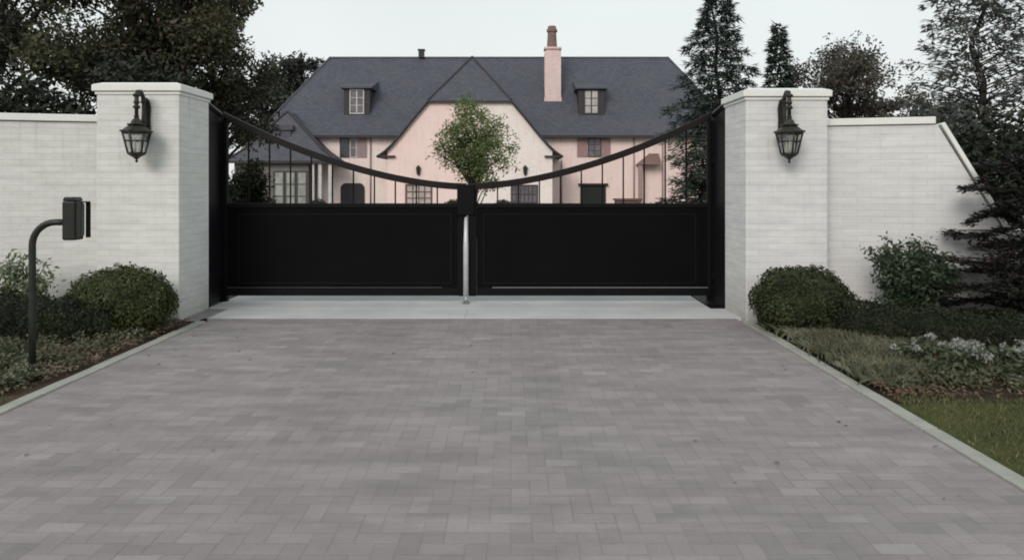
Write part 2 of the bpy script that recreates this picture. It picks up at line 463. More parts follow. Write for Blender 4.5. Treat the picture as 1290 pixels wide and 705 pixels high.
def cloud(mb, rng, centers, radii, per, size, aspect=.55, up=.35, out=.4, mat=0, shell=.35, sizevar=.35):
    """leaves spread through ellipsoid clumps"""
    centers = np.asarray(centers, float); radii = np.asarray(radii, float)
    if radii.ndim == 1: radii = np.repeat(radii[:, None], 3, 1)*np.array([1, 1, .75])
    n = len(centers)*per
    C = np.repeat(centers, per, 0); Rr = np.repeat(radii, per, 0)
    d = rand_dirs(rng, n)
    r = rng.uniform(0, 1, n)**shell
    P = C + d*Rr*r[:, None]
    nrm = d*out + rand_dirs(rng, n)*.8 + np.array([0, 0, up]); nrm /= np.linalg.norm(nrm, axis=1)[:, None]
    ax = rand_dirs(rng, n) + d*.5 + np.array([0, 0, -.2])
    ax -= nrm*np.sum(ax*nrm, 1)[:, None]; ax /= np.linalg.norm(ax, axis=1)[:, None]
    L = size*rng.uniform(1-sizevar, 1+sizevar, n)
    leaf_quads(mb, P, ax, nrm, L, L*aspect, mat, .12)

def broadleaf(name, label, base, zc0, ztop, rx, ry, nclump, per, lsize, mat, seed, cl=(.5, 1.0), trunk_r=.2, group=None,
              lean=0.0, bark='bark_far', topness=1.0, parts=True, fill=0.0, cat='tree', centre_dx=0.0, asym=1.0, leaf_aspect=.5):
    """tapered trunk, a limb to each clump, uneven crown of leaf clumps"""
    rng = np.random.default_rng(seed); rnd = random.Random(seed)
    bx, by, bz = base
    root = empty(name, base, label, cat, group)
    zm = (zc0+ztop)/2; hz = (ztop-zc0)/2
    cs = []; rs = []
    while len(cs) < nclump:
        d = rand_dirs(rng, 1)[0]; r = rng.uniform(0, 1)**.42
        q = 1+asym*(.22*math.sin(3*math.atan2(d[1], d[0])+seed) + rng.uniform(-.12, .12))
        p = d*r
        zz = p[2]
        taper = 1 - .35*max(0, zz)*topness
        x = bx+centre_dx+p[0]*rx*q*taper+lean*(zz+1)*.5; y = by+p[1]*ry*q*taper; z = zm+zz*hz
        cs.append((x, y, z)); rs.append(rng.uniform(*cl))
    t = MB()
    top = zm+hz*.55
    tp = []; tr = []
    for i in range(8):
        f = i/7
        tp.append((bx+lean*f*.5+(rnd.uniform(-.12, .12)*(f > 0)+centre_dx*f)*1, by+rnd.uniform(-.12, .12)*(f > 0), bz+(top-bz)*f)); tr.append(trunk_r*(1-.8*f)*(1.25 if i == 0 else 1))
    t.tube(tp, tr, 9)
    for c in cs:
        f = min(.95, max(.15, (c[2]-hz*.55-bz)/(top-bz)*rnd.uniform(.75, 1.0)))
        i = f*7; k = int(i); g = i-k
        s = Vector(tp[k]).lerp(Vector(tp[min(7, k+1)]), g); e = Vector(c)
        m = s.lerp(e, .5)+Vector((rnd.uniform(-.15, .15), rnd.uniform(-.15, .15), .12*(e-s).length))
        r0 = trunk_r*(1-.8*f)*.45
        t.tube([s, s.lerp(m, .5)+Vector((0, 0, .03)), m, m.lerp(e, .6), e], [r0, r0*.8, r0*.6, r0*.38, r0*.12], 5, caps=False)
        for _ in range(2):
            dd = Vector(rand_dirs(rng, 1)[0])*rs[0]*.9
            t.tube([m.lerp(e, .5), e+dd], [r0*.25, r0*.06], 4, caps=False)
    t.build('trunk', M[bark], root)
    cr = MB()
    cloud(cr, rng, cs, rs, per, lsize, leaf_aspect, shell=.5)
    # outlying sprigs that break the outline
    k = len(cs)*5
    idx = rng.integers(0, len(cs), k)
    d = rand_dirs(rng, k)
    sp = np.array(cs)[idx] + d*np.array(rs)[idx][:, None]*rng.uniform(.8, 1.35, k)[:, None]
    cloud(cr, rng, sp, np.full(k, lsize*1.5), max(4, per//22), lsize, leaf_aspect, shell=.6)
    cr.build('crown', mat, root)
    return root

def conifer(name, label, base, z0, ztop, rad, mat, seed, nb=150, spray=9, lsize=.22, trunk_r=.14, droop=.15, dens=1.0, aspect=.3,
            power=.85, group=None, bark='bark_far', up=0.25, cat='conifer', belly=0.0):
    rng = np.random.default_rng(seed); rnd = random.Random(seed)
    bx, by, bz = base
    root = empty(name, base, label, cat, group)
    t = MB(); H = ztop-bz
    t.tube([(bx+rnd.uniform(-.03, .03)*i, by, bz+H*i/9) for i in range(10)], [trunk_r*(1-.93*i/9)+.008 for i in range(10)], 8)
    Ps = []; Ax = []; Nm = []; Ls = []
    for i in range(nb):
        f = (i+rnd.random())/nb                     # 0 bottom .. 1 top
        z = z0+(ztop-z0)*f
        L = rad*((1-f)**power + .03)*rnd.uniform(.6, 1.18)
        if belly: L *= (1-belly)+belly*min(1, f/.25)
        a = i*2.399+rnd.uniform(-.5, .5)
        d = Vector((math.cos(a), math.sin(a), 0))
        pts = []
        for k in range(6):
            s = k/5
            zz = z+L*(up*s-droop*s*s*2.0)+rnd.uniform(-.02, .02)
            pts.append(Vector((bx, by, zz))+d*L*s)
        r0 = max(.008, trunk_r*.3*(1-f))
        t.tube(pts, [r0*(1-.85*k/5) for k in range(6)], 4, caps=False)
        m = max(4, int(spray*dens*(L/rad*2.2+.6)))
        for j in range(m):
            s = rnd.uniform(.04, 1.0)**.75; q = s*5; k = min(4, int(q)); p = pts[k].lerp(pts[k+1], q-k)
            sa = a+rnd.choice((-1, 1))*rnd.uniform(.25, 1.15)
            ax = Vector((math.cos(sa), math.sin(sa), rnd.uniform(-.45, .25))).normalized()
            w = L*.30*(1.15-s)+lsize*.4
            for kk in range(6):
                pp = p+ax*w*rnd.random()+Vector((rnd.uniform(-.05, .05), rnd.uniform(-.05, .05), rnd.uniform(-.09, .05)))
                a2 = (ax+Vector((rnd.uniform(-.7, .7), rnd.uniform(-.7, .7), rnd.uniform(-.5, .35)))).normalized()
                Ps.append(pp); Ax.append(a2); Nm.append((rnd.uniform(-.6, .6), rnd.uniform(-.6, .6), 1)); Ls.append(lsize*rnd.uniform(.55, 1.3))
    t.build('trunk', M[bark], root)
    cr = MB()
    Nn = np.array(Nm, float); Nn /= np.linalg.norm(Nn, axis=1)[:, None]
    Ls = np.array(Ls)
    leaf_quads(cr, np.array([tuple(p) for p in Ps]), np.array([tuple(a) for a in Ax]), Nn, Ls, Ls*aspect, 0, .1)
    cr.build('crown', mat, root)
    return root

def clipped(mb, rng, c, r, n, lsize, zmin=-.75, rough=.05, core_mat=1, mat=0, power=2.0):
    """clipped dome: dark core plus a skin of little leaves"""
    mb.blob(c, tuple(x*.90 for x in r), random.Random(int(rng.integers(1e6))), 28, 16, .03, core_mat, zmin)
    d = rand_dirs(rng, n)
    d = d[d[:, 2] > zmin]
    m = len(d)
    # lumpy radius
    ph = rng.uniform(0, 6, 4); lump = 1+.05*np.sin(d[:, 0]*5+ph[0])*np.sin(d[:, 1]*6+ph[1])+.04*np.sin(d[:, 2]*7+d[:, 0]*4+ph[2])+.025*np.sin(d[:, 0]*15+ph[3])*np.sin(d[:, 2]*13)
    sh = rng.uniform(.86, 1.0+rough, m)*lump
    stray = rng.random(m) < .06
    sh[stray] += rng.uniform(.02, .09, stray.sum())
    P = np.array(c)+d*np.array(r)*sh[:, None]
    nrm = d+rand_dirs(rng, m)*.75+np.array([0, 0, .25]); nrm /= np.linalg.norm(nrm, axis=1)[:, None]
    ax = rand_dirs(rng, m)+d*.7; ax -= nrm*np.sum(ax*nrm, 1)[:, None]; ax /= np.linalg.norm(ax, axis=1)[:, None]
    L = lsize*rng.uniform(.5, 1.5, m)
    leaf_quads(mb, P, ax, nrm, L, L*.6, mat, .12)

def hedge(name, label, path, width, h0, h1, n, lsize, mat, seed, cat='hedge', zbase=0.0):
    """low clipped hedge along a polyline"""
    rng = np.random.default_rng(seed)
    mb = MB()
    P = np.array(path, float); seg = np.diff(P, axis=0); ln = np.linalg.norm(seg, axis=1); cum = np.concatenate([[0], np.cumsum(ln)])
    def at(s):
        i = min(len(ln)-1, int(np.searchsorted(cum, s, 'right')-1)); f = (s-cum[i])/ln[i]
        d = seg[i]/ln[i]; return P[i]+seg[i]*f, np.array([-d[1], d[0]])
    tot = cum[-1]; prof = [(-.5, 0), (-.5, .72), (-.36, .95), (0, 1.0), (.36, .95), (.5, .72), (.5, 0)]
    # core
    N = 24; vs = []; fs = []
    for i in range(N+1):
        p, nn = at(tot*i/N*.9999); h = h0+(h1-h0)*i/N
        for (a, z) in prof:
            q = p+nn*a*width*.78; vs.append((q[0], q[1], zbase+z*h*.84))
    k = len(prof)
    for i in range(N):
        for j in range(k-1): fs.append((i*k+j, (i+1)*k+j, (i+1)*k+j+1, i*k+j+1))
    fs.append(tuple(range(k))); fs.append(tuple(N*k+j for j in range(k))[::-1])
    mb.add(vs, fs, 1, True)
    pl = np.array(prof); pseg = np.diff(pl*np.array([width, (h0+h1)/2]), axis=0); pw = np.linalg.norm(pseg, axis=1); pw /= pw.sum()
    s = rng.uniform(0, tot*.9999, n); j = rng.choice(k-1, n, p=pw); f = rng.random(n)
    Pt = np.zeros((n, 3)); D = np.zeros((n, 3))
    for i in range(n):
        p, nn = at(s[i]); h = h0+(h1-h0)*s[i]/tot
        a = pl[j[i], 0]+(pl[j[i]+1, 0]-pl[j[i], 0])*f[i]; z = pl[j[i], 1]+(pl[j[i]+1, 1]-pl[j[i], 1])*f[i]
        bump_ = 1+.05*math.sin(s[i]*9+a*4)+.04*math.sin(s[i]*21)
        q = p+nn*a*width*bump_*rng.uniform(.86, 1.06)
        Pt[i] = (q[0], q[1], zbase+z*h*bump_*rng.uniform(.9, 1.06))
        dn = np.array([nn[0]*a*2, nn[1]*a*2, .2+max(0, z-.5)*1.6]); D[i] = dn/np.linalg.norm(dn)
    nrm = D+rand_dirs(rng, n)*.75; nrm /= np.linalg.norm(nrm, axis=1)[:, None]
    ax = rand_dirs(rng, n)+D*.6; ax -= nrm*np.sum(ax*nrm, 1)[:, None]; ax /= np.linalg.norm(ax, axis=1)[:, None]
    L = lsize*rng.uniform(.6, 1.35, n)
    leaf_quads(mb, Pt, ax, nrm, L, L*.6, 0, .12)
    return single(mb, name, [mat, M['f_evergreen']], (path[0][0], path[0][1], zbase), label, cat)

# =====================================================================
#  camera, light, sky
# =====================================================================
cam_d = bpy.data.cameras.new('camera'); cam = bpy.data.objects.new('camera', cam_d); col.objects.link(cam)
cam.location = (0, 0, 1.6); cam.rotation_euler = (R(90), 0, 0)
cam_d.sensor_width = 36.0; cam_d.lens = 36.0*932/1290
cam_d.shift_y = -(352.5-231)/1290
cam_d.clip_end = 3000; cam_d.clip_start = .05
scene.camera = cam
scene.view_settings.view_transform = 'Standard'; scene.view_settings.look = 'None'; scene.view_settings.exposure = 0
scene.cycles.filter_width = 1.9
scene.cycles.use_denoising = True
scene.cycles.transparent_max_bounces = 8
scene.cycles.max_bounces = 6

EL, AZ = 29.0, 203.0     # sun height; compass bearing it comes from (north = +Y): behind the camera, to the left
w = bpy.data.worlds.new('World'); scene.world = w; w.use_nodes = True
nt = w.node_tree; nt.nodes.clear()
sky = nt.nodes.new('ShaderNodeTexSky'); sky.sky_type = 'NISHITA'; sky.sun_disc = False
sky.sun_elevation = R(EL); sky.sun_rotation = R(AZ); sky.dust_density = 4; sky.air_density = 1.0
sbg = nt.nodes.new('ShaderNodeBackground'); sbg.inputs[1].default_value = .05
nt.links.new(sky.outputs[0], sbg.inputs[0])
# the overcast veil, palest near the horizon
tc = nt.nodes.new('ShaderNodeTexCoord'); sp = nt.nodes.new('ShaderNodeSeparateXYZ'); nt.links.new(tc.outputs['Generated'], sp.inputs[0])
mr = nt.nodes.new('ShaderNodeMapRange'); mr.inputs[1].default_value = 0.0; mr.inputs[2].default_value = .7
nt.links.new(sp.outputs[2], mr.inputs[0])
cl = nt.nodes.new('ShaderNodeTexNoise'); cl.inputs['Scale'].default_value = 1.6; cl.inputs['Detail'].default_value = 4
nt.links.new(tc.outputs['Generated'], cl.inputs['Vector'])
cm = nt.nodes.new('ShaderNodeMix'); cm.data_type = 'RGBA'
cm.inputs[6].default_value = (.765,.795,.785, 1); cm.inputs[7].default_value = (.620,.695,.700, 1)
nt.links.new(mr.outputs[0], cm.inputs[0])
cm2 = nt.nodes.new('ShaderNodeMix'); cm2.data_type = 'RGBA'; cm2.blend_type = 'MULTIPLY'; cm2.inputs[0].default_value = 1
cr_ = nt.nodes.new('ShaderNodeMapRange'); cr_.inputs[1].default_value = .3; cr_.inputs[2].default_value = .7; cr_.inputs[3].default_value = .91; cr_.inputs[4].default_value = 1.06
nt.links.new(cl.outputs[0], cr_.inputs[0]); nt.links.new(cm.outputs[2], cm2.inputs[6]); nt.links.new(cr_.outputs[0], cm2.inputs[7])
vbg = nt.nodes.new('ShaderNodeBackground'); vbg.inputs[1].default_value = 1.27
nt.links.new(cm2.outputs[2], vbg.inputs[0])
ad = nt.nodes.new('ShaderNodeMixShader'); ad.inputs[0].default_value = .88
nt.links.new(sbg.outputs[0], ad.inputs[1]); nt.links.new(vbg.outputs[0], ad.inputs[2])
wo = nt.nodes.new('ShaderNodeOutputWorld'); nt.links.new(ad.outputs[0], wo.inputs[0])

sd = bpy.data.lights.new('sun', 'SUN'); sd.energy = 1.6; sd.angle = R(26); sd.color = (1, .93, .86)
so = bpy.data.objects.new('sun', sd); col.objects.link(so)
sv = Vector((math.sin(R(AZ))*math.cos(R(EL)), math.cos(R(AZ))*math.cos(R(EL)), math.sin(R(EL))))
so.rotation_euler = sv.to_track_quat('Z', 'Y').to_euler(); so.location = sv*40

# =====================================================================
#  the setting
# =====================================================================
XL, XR = -3.65, 2.77                    # driveway edges
def gz(y):                              # the land falls gently behind the gate
    pts = [(-400, 0), (12.5, 0), (20, -.25), (30, -.58), (42, -.8), (3000, -.8)]
    for (a, za), (b, zb) in zip(pts, pts[1:]):
        if a <= y <= b: return za+(zb-za)*(y-a)/(b-a)
    return 0
mb = MB()
ys = [-60, 0, 6, 12.5, 20, 30, 42, 90, 200, 500, 1500]
xs = [-1200, -300, -80, -20, 0, 20, 80, 300, 1200]
vs = [(x, y, gz(y)-.03) for y in ys for x in xs]; nx = len(xs)
fs = [(j*nx+i, j*nx+i+1, (j+1)*nx+i+1, (j+1)*nx+i) for j in range(len(ys)-1) for i in range(nx-1)]
mb.add(vs, fs); struct(mb, 'ground', M['ground'])

mb = MB(); mb.add([(XL+.115, -4, 0), (XR-.115, -4, 0), (XR-.115, 8.77, 0), (XL+.115, 8.77, 0)], [(0, 1, 2, 3)])
mb.add([(-3.868, 8.60, .001), (-3.652, 8.60, .001), (-3.652, 8.774, .001), (-3.625, 8.774, .001), (-3.625, 9.445, .001), (-3.868, 9.445, .001)], [tuple(range(6))])
struct(mb, 'driveway', M['pavers'])
def edging(x0, x1, seed):
    rnd = random.Random(seed); mb = MB(); y = -4.0
    while y < 8.55:
        l = .40
        y1 = min(y+l-.008, 8.55)
        z = .012+rnd.uniform(-.003, .003); dx = rnd.uniform(-.004, .004)
        mb.box(x0+dx, x1+dx, y, y1, -.08, z); y += l
    return tag(mb.build('driveway_edging', M['edging'], None, .006), kind='structure')
edging(XL, XL+.11, 1); edging(XR-.11, XR, 2)

# pale concrete band in front of the gate
mb = MB()
def slab(x0, x1, y0, y1, z): mb.box(x0, x1, y0, y1, -.09, z)
cuts = [-3.62, -.56, 2.735]
for k, (a, b) in enumerate(zip(cuts, cuts[1:])):
    slab(a+.001, b-.001, 8.776, 9.445, .003+.001*(k % 2))
cuts = [-3.90, 2.54]
for k, (a, b) in enumerate(zip(cuts, cuts[1:])):
    slab(a+.004, b-.004, 9.448, 11.4, .005+.001*(k % 2))
tag(mb.build('gate_apron', M['apron'], None, .004), kind='structure')
mb = MB()
ysd = [11.41, 12.5, 20, 30, 42, 50]
vs = [(x, y, gz(y)+.004) for y in ysd for x in (-4.2-(y-10.9)*.12, 3.0+(y-10.9)*.12)]
mb.add(vs, [(2*i, 2*i+1, 2*i+3, 2*i+2) for i in range(len(ysd)-1)])
mb.add([(-16, 50.004, -.796), (16, 50.004, -.796), (16, 56.8, -.796), (-16, 56.8, -.796)], [(0, 1, 2, 3)])
struct(mb, 'inner_drive', M['court'])

# planting beds (slightly mounded sheets)
def bed(name, x0, x1, y0, y1, mat, seed, nx=30, ny=40, amp=.03, z=0.0):
    rng = random.Random(seed); mb = MB(); vs = []
    for j in range(ny+1):
        for i in range(nx+1):
            fx, fy = i/nx, j/ny
            e = min(fx, 1-fx, fy, 1-fy)*6; e = min(1, e)
            x = x0+(x1-x0)*fx; y = y0+(y1-y0)*fy
            vs.append((x, y, z-.02+e*(.03+amp*(.5+.5*math.sin(x*3.1+seed)*math.sin(y*2.3))+rng.uniform(0, .012))))
    fs = [(j*(nx+1)+i, j*(nx+1)+i+1, (j+1)*(nx+1)+i+1, (j+1)*(nx+1)+i) for j in range(ny) for i in range(nx)]
    mb.add(vs, fs, 0, True)
    return struct(mb, name, mat)
bed('planting_bed', -10.0, XL-.004, 5.35, 9.1, M['bed_leafy'], 3)
bed('planting_bed', XR+.004, 10.0, 5.45, 9.3, M['bed'], 4)
bed('lawn', XR+.004, 12.0, -4, 5.446, M['lawn'], 5, 40, 50, .01)
bed('lawn', -12.0, XL-.004, -4, 5.346, M['lawn'], 6, 40, 50, .01)

# grass blades, leaf litter and low cover
def blades(name, label, cat, region, n, h, w_, mat, seed, lean=.5, inside=None, z0=.0):
    rng = np.random.default_rng(seed); mb = MB()
    x0, x1, y0, y1 = region
    P = np.stack([rng.uniform(x0, x1, n), rng.uniform(y0, y1, n), np.full(n, z0)], 1)
    if inside is not None: P = P[np.array([inside(a, b) for a, b, _ in P])]
    n = len(P)
    ax = rng.normal(size=(n, 3))*lean; ax[:, 2] = 1; ax /= np.linalg.norm(ax, axis=1)[:, None]
    nr = rand_dirs(rng, n)
    L = h*rng.uniform(.45, 1.3, n)
    leaf_quads(mb, P, ax, nr, L, w_*rng.uniform(.7, 1.3, n), 0, .1)
    return single(mb, name, mat, (x0, y0, 0), label, cat, kind='stuff')
blades('grass', 'mown green grass on the right side of the driveway', 'grass', (XR+.02, 6.2, 2.6, 5.45), 42000, .042, .007, M['f_grass'], 11, z0=.015,
       inside=lambda x, y: y < 5.42+.06*math.sin(x*5))
blades('grass', 'mown green grass beside the driveway in the lower left corner', 'grass', (-5.2, XL-.02, 3.6, 5.4), 16000, .045, .007, M['f_grass'], 12, z0=.015)

def litter(name, label, cat, region, n, size, mat, seed, inside=None, z0=.03, zr=.03, flat=.35):
    rng = np.random.default_rng(seed); mb = MB(); x0, x1, y0, y1 = region
    P = np.stack([rng.uniform(x0, x1, n), rng.uniform(y0, y1, n), z0+rng.uniform(0, zr, n)], 1)
    if inside is not None: P = P[np.array([inside(a, b) for a, b, _ in P])]
    n = len(P)
    nr = rng.normal(size=(n, 3))*flat; nr[:, 2] = 1; nr /= np.linalg.norm(nr, axis=1)[:, None]
    ax = rand_dirs(rng, n); ax -= nr*np.sum(ax*nr, 1)[:, None]; ax /= np.linalg.norm(ax, axis=1)[:, None]
    L = size*rng.uniform(.5, 1.4, n)
    leaf_quads(mb, P, ax, nr, L, L*rng.uniform(.3, .7, n), 0, .15)
    return single(mb, name, mat, (x0, y0, 0), label, cat, kind='stuff')
litter('leaf_litter', 'dry brown leaf litter along the left driveway edge', 'leaf litter', (-5.6, XL-.02, 5.5, 8.5), 14000, .038, M['f_litter'], 21,
       inside=lambda x, y: y > 5.9 or random.random() < .25)
litter('mulch', 'orange brown mulch between the flowers and the lawn', 'mulch', (XR+.02, 6.2, 5.44, 6.3), 6000, .035, M['f_mulch'], 22,
       inside=lambda x, y: y < 5.62+.16*math.sin(x*2.9) or random.random() < .25)

litter('fallen_leaves', 'a few dry leaves scattered over the driveway pavers', 'fallen leaves', (XL+.2, XR-.2, 3.2, 8.7), 210, .035, M['f_litter'], 23,
       inside=lambda x, y: abs(x+.44) > 2.1+random.random() or random.random() < .18, z0=.004, zr=.004, flat=.15)

def tufts(name, label, cat, pts, per, h, spread, w_, mat, seed, leafy=0.0):
    """arching strap leaves in tufts"""
    rng = np.random.default_rng(seed); mb = MB()
    C = np.repeat(np.array(pts, float), per, 0); n = len(C)
    a = rng.uniform(0, 2*PI, n); lean = rng.uniform(.1, 1.1, n)
    L = h*rng.uniform(.6, 1.25, n)
    d = np.stack([np.cos(a)*lean, np.sin(a)*lean, np.ones(n)], 1); d /= np.linalg.norm(d, axis=1)[:, None]
    P = C+np.stack([rng.normal(0, spread, n), rng.normal(0, spread, n), np.zeros(n)], 1)
    s = np.stack([-np.sin(a), np.cos(a), np.zeros(n)], 1)*(w_*rng.uniform(.6, 1.3, n))[:, None]
    mid = P+d*(L*.55)[:, None]
    d2 = d*.6+np.stack([np.cos(a), np.sin(a), -.55*np.ones(n)], 1)*lean[:, None]*.6
    tip = mid+d2*(L*.5)[:, None]
    V = np.stack([P-s*.5, P+s*.5, mid+s*.6, tip, mid-s*.6], 1).reshape(-1, 3)
    mb.add_quads(V, 5, 0)
    return single(mb, name, mat, (pts[0][0], pts[0][1], 0), label, cat, kind='stuff')
rnd = random.Random(31)
pts = []
while len(pts) < 230:
    x = rnd.uniform(XR+.12, 4.0); y = rnd.uniform(5.55, 8.2)
    # between the hedge and the driveway edge, nearest the gate
    hy = 7.62-(x-3.3)*1.25 if x < 3.75 else 6.95
    if y < hy-.05 and y > 5.75+(x-2.8)*.35 and not (x > 3.25 and y < 6.35): pts.append((x, y, .02))
tufts('ground_cover', 'low grey green strappy ground cover between right hedge and driveway', 'ground cover', pts, 46, .15, .07, .011, M['f_cover_r'], 32)
rng0 = np.random.default_rng(36); mb = MB()
pp = [(rng0.uniform(XR+.15, 5.2), rng0.uniform(5.62, 6.7)) for _ in range(240)]
pp = [(a, b, .06) for a, b in pp if b > 5.62+.12*math.sin(a*6) and b < 6.95-(a-3.6)*.3]
cloud(mb, rng0, pp, np.full(len(pp), .09), 60, .040, .5, .6, .3, shell=.6)
single(mb, 'ground_cover', M['f_cover'], (3.6, 6, 0), 'leafy ground cover around the white flowers on the right', 'ground cover', kind='stuff')
pts = []
while len(pts) < 260:
    x = rnd.uniform(-6.4, XL-.2); y = rnd.uniform(5.45, 7.3)
    if y < 5.6+(-3.85-x)*1.25+.35 and x < -3.85: pts.append((x, y, .02))
while len(pts) < 325:
    x = rnd.uniform(-5.6, XL-.15); y = rnd.uniform(5.7, 7.9)
    if y < 7.6-(-4.0-x)*.25: pts.append((x, y, .0))
rng0 = np.random.default_rng(33); mb = MB()
cloud(mb, rng0, [(a, b, .07) for a, b, _ in pts], np.full(len(pts), .10), 80, .040, .55, .6, .3, shell=.6)
single(mb, 'ground_cover', M['f_cover'], (-4.5, 6, 0), 'grey green leafy ground cover around the foot of the intercom post', 'ground cover', kind='stuff')

# =====================================================================
#  gate pillars and garden walls
# =====================================================================
def pillar(x0, x1, y0, y1, ztop, mat, label):
    root = empty('gate_pillar', ((x0+x1)/2, (y0+y1)/2, 0), label, 'gate pillar', 'white brick pillars either side of the gate')
    m = MB(); m.box(x0, x1, y0, y1, -.1, ztop-.10); m.build('shaft', mat, root, .012)
    m = MB(); m.box(x0-.015, x1+.015, y0-.015, y1+.015, ztop-.135, ztop-.098)
    m.box(x0-.04, x1+.04, y0-.04, y1+.04, ztop-.095, ztop-.02)
    m.prism([(0, 0), (1, 0), (1, 1), (0, 1)], lambda a, b: (x0-.036+(x1-x0+.072)*a, y0-.036+(y1-y0+.072)*b, ztop-.018),
            lambda a, b: (x0+.05+(x1-x0-.1)*a, y0+.05+(y1-y0-.1)*b, ztop+.012))
    m.build('cap', M['cap'], root, .008)
    return root
pillar(-4.83, -3.87, 8.60, 9.45, 2.765, M['white_brick'], 'white painted brick pillar on the left of the gate, joined to the level wall')
pillar(2.72, 3.67, 8.60, 9.45, 2.70, M['white_brick_b'], 'white painted brick pillar on the right of the gate, beside the wall with sloping end')

def wing(name, label, p0, p1, poly, thick, mat, cat='garden wall', capz=None):
    """wall standing along p0->p1; poly in (distance, height); ridge pieces = capping"""
    a = Vector((p0[0], p0[1], 0)); d = Vector((p1[0]-p0[0], p1[1]-p0[1], 0)).normalized()
    n = Vector((-d.y, d.x, 0))
    if n.y < 0: n = -n                     # backwards, away from the camera
    root = empty(name, (p0[0], p0[1], 0), label, cat)
    m = MB()
    f = lambda off: (lambda s, z: tuple(a+d*s+n*off+Vector((0, 0, z))))
    m.prism(poly, f(0), f(thick)); m.build('wall_face', mat, root)
    c = MB()
    for (s0, z0), (s1, z1) in capz:
        q = Vector((s1-s0, z1-z0)); ln_ = q.length; q /= ln_; up = Vector((-q.y, q.x))
        if up.y < 0: up = -up
        k = max(1, round(ln_/1.2)); 
        for i in range(k):
            e0 = Vector((s0, z0))+q*(ln_*i/k+.003); e1 = Vector((s0, z0))+q*(ln_*(i+1)/k-.003)
            b0, b1 = e0+up*.002, e1+up*.002
            th_ = .085 if abs(q.y) < .3 else .05
            t0, t1 = e0+up*th_, e1+up*th_
            c.prism([tuple(b0), tuple(b1), tuple(t1), tuple(t0)], f(-.035), f(thick+.035))
    c.build('coping', M['cap'], root, .008)
    return root
wing('garden_wall', 'long white painted brick wall with level coping left of the gate', (-4.835, 8.93), (-10.0, 7.55),
     [(0, -.1), (5.35, -.1), (5.35, 2.33), (0, 2.33)], .34, M['white_brick'], capz=[((0, 2.335), (5.35, 2.335))])
wing('garden_wall', 'white painted brick wall with sloping end right of the gate', (3.675, 8.95), (10.0, 7.26),
     [(0, -.1), (4.6, -.1), (4.6, .95), (2.04, .98), (1.32, 2.285), (0, 2.285)], .34, M['white_brick_b'],
     capz=[((0, 2.29), (1.30, 2.29)), ((1.345, 2.29), (2.04, 1.02)), ((2.08, .985), (4.6, .955))])

# =====================================================================
#  the gate
# =====================================================================
GY = 9.95; GC = -.60; HL = 3.27
PX0, PX1 = GC-HL, GC+HL
ZP = 1.333                                         # top of the solid panel
def arc(u): return 1.557+.95*(abs(u)**1.72)       # u: 0 at the meeting stile, 1 at the hinge
def leaf_gate(s, label):
    root = empty('driveway_gate', (GC+s*HL, GY, 0), label, 'gate', 'two leaves of the black driveway gate')
    def X(u): return GC+s*(.012+u*(HL-.012))
    m = MB(); xa, xb = sorted((X(.035), X(.985)))
    m.box(xa, xb, GY-.012, GY+.012, .20, ZP-.06)
    m.build('solid_panel', M['black_panel'], root)
    m = MB(); m.box(xa, xb, GY-.03, GY+.03, ZP-.06, ZP); m.build('middle_rail', M['black_metal'], root, .006)
    m = MB(); m.box(xa, xb, GY-.032, GY+.032, .095, .20)
    m.build('bottom_rail', M['black_metal'], root, .006)
    xs_ = sorted((X(.10), X(.985)))
    m = MB(); m.box(xs_[0], xs_[1], GY-.045, GY-.0335, .200, .214); m.build('kick_strip', M['grey_plate'] if s > 0 else M['dull_plate'], root)
    # raised trim that frames the panel
    m = MB()
    for u0, u1 in ((.06, .94),):
        a, b = sorted((X(u0), X(u1)))
        m.box(a, b, GY-.022, GY-.0125, ZP-.16, ZP-.135); m.box(a, b, GY-.022, GY-.0125, .25, .275)
        m.box(a, a+.025, GY-.022, GY-.0125, .275, ZP-.16); m.box(b-.025, b, GY-.022, GY-.0125, .275, ZP-.16)
    m.build('panel_trim', M['black_metal'], root)
    m = MB(); a, b = sorted((X(0), X(.034))); m.box(a, b, GY-.034, GY+.034, .09, 1.52); m.build('meeting_stile', M['black_metal'], root, .006)
    m = MB(); a, b = sorted((X(.986), X(1.0))); m.box(a, b, GY-.034, GY+.034, .09, arc(1)-.03); m.build('hinge_stile', M['black_metal'], root, .006)
    # curved top rail
    m = MB(); N = 48; vs = []; fs = []
    for i in range(N+1):
        u = i/N; h = .088
        z = arc(u)
        sl = 1.72*u**.72/HL; k = math.sqrt(1+sl*sl)
        for (dy, dz) in ((-.034, -h/2*k), (.034, -h/2*k), (.034, h/2*k), (-.034, h/2*k)): vs.append((X(u), GY+dy, z+dz))
    for i in range(N):
        for k in range(4): fs.append((i*4+k, i*4+(k+1) % 4, (i+1)*4+(k+1) % 4, (i+1)*4+k))
    fs += [(0, 1, 2, 3), (N*4+3, N*4+2, N*4+1, N*4)]
    m.add(vs, fs); m.build('curved_top_rail', M['rust_black'], root, .005)
    nb = 11
    for i in range(1, nb):
        u = .034+(.986-.034)*i/nb
        m = MB(); m.box(X(u)-.009, X(u)+.009, GY-.009, GY+.009, ZP-.002, arc(u)-.03)
        m.build('baluster', M['black_metal'], root)
    for z in (.35, 1.9):
        m = MB(); m.tube([(GC+s*(HL+.045), GY, z-.07), (GC+s*(HL+.045), GY, z+.07)], .02, 10)
        m.box(min(X(1.0), X(1.0)+s*.04), max(X(1.0), X(1.0)+s*.04), GY-.012, GY+.012, z-.04, z+.04)
        m.build('hinge', M['black_metal'], root)
    return root
gl = leaf_gate(-1, 'left leaf of the black gate with pale drop bolt at its edge')
gr = leaf_gate(1, 'right leaf of the black gate with grey strip along its foot')
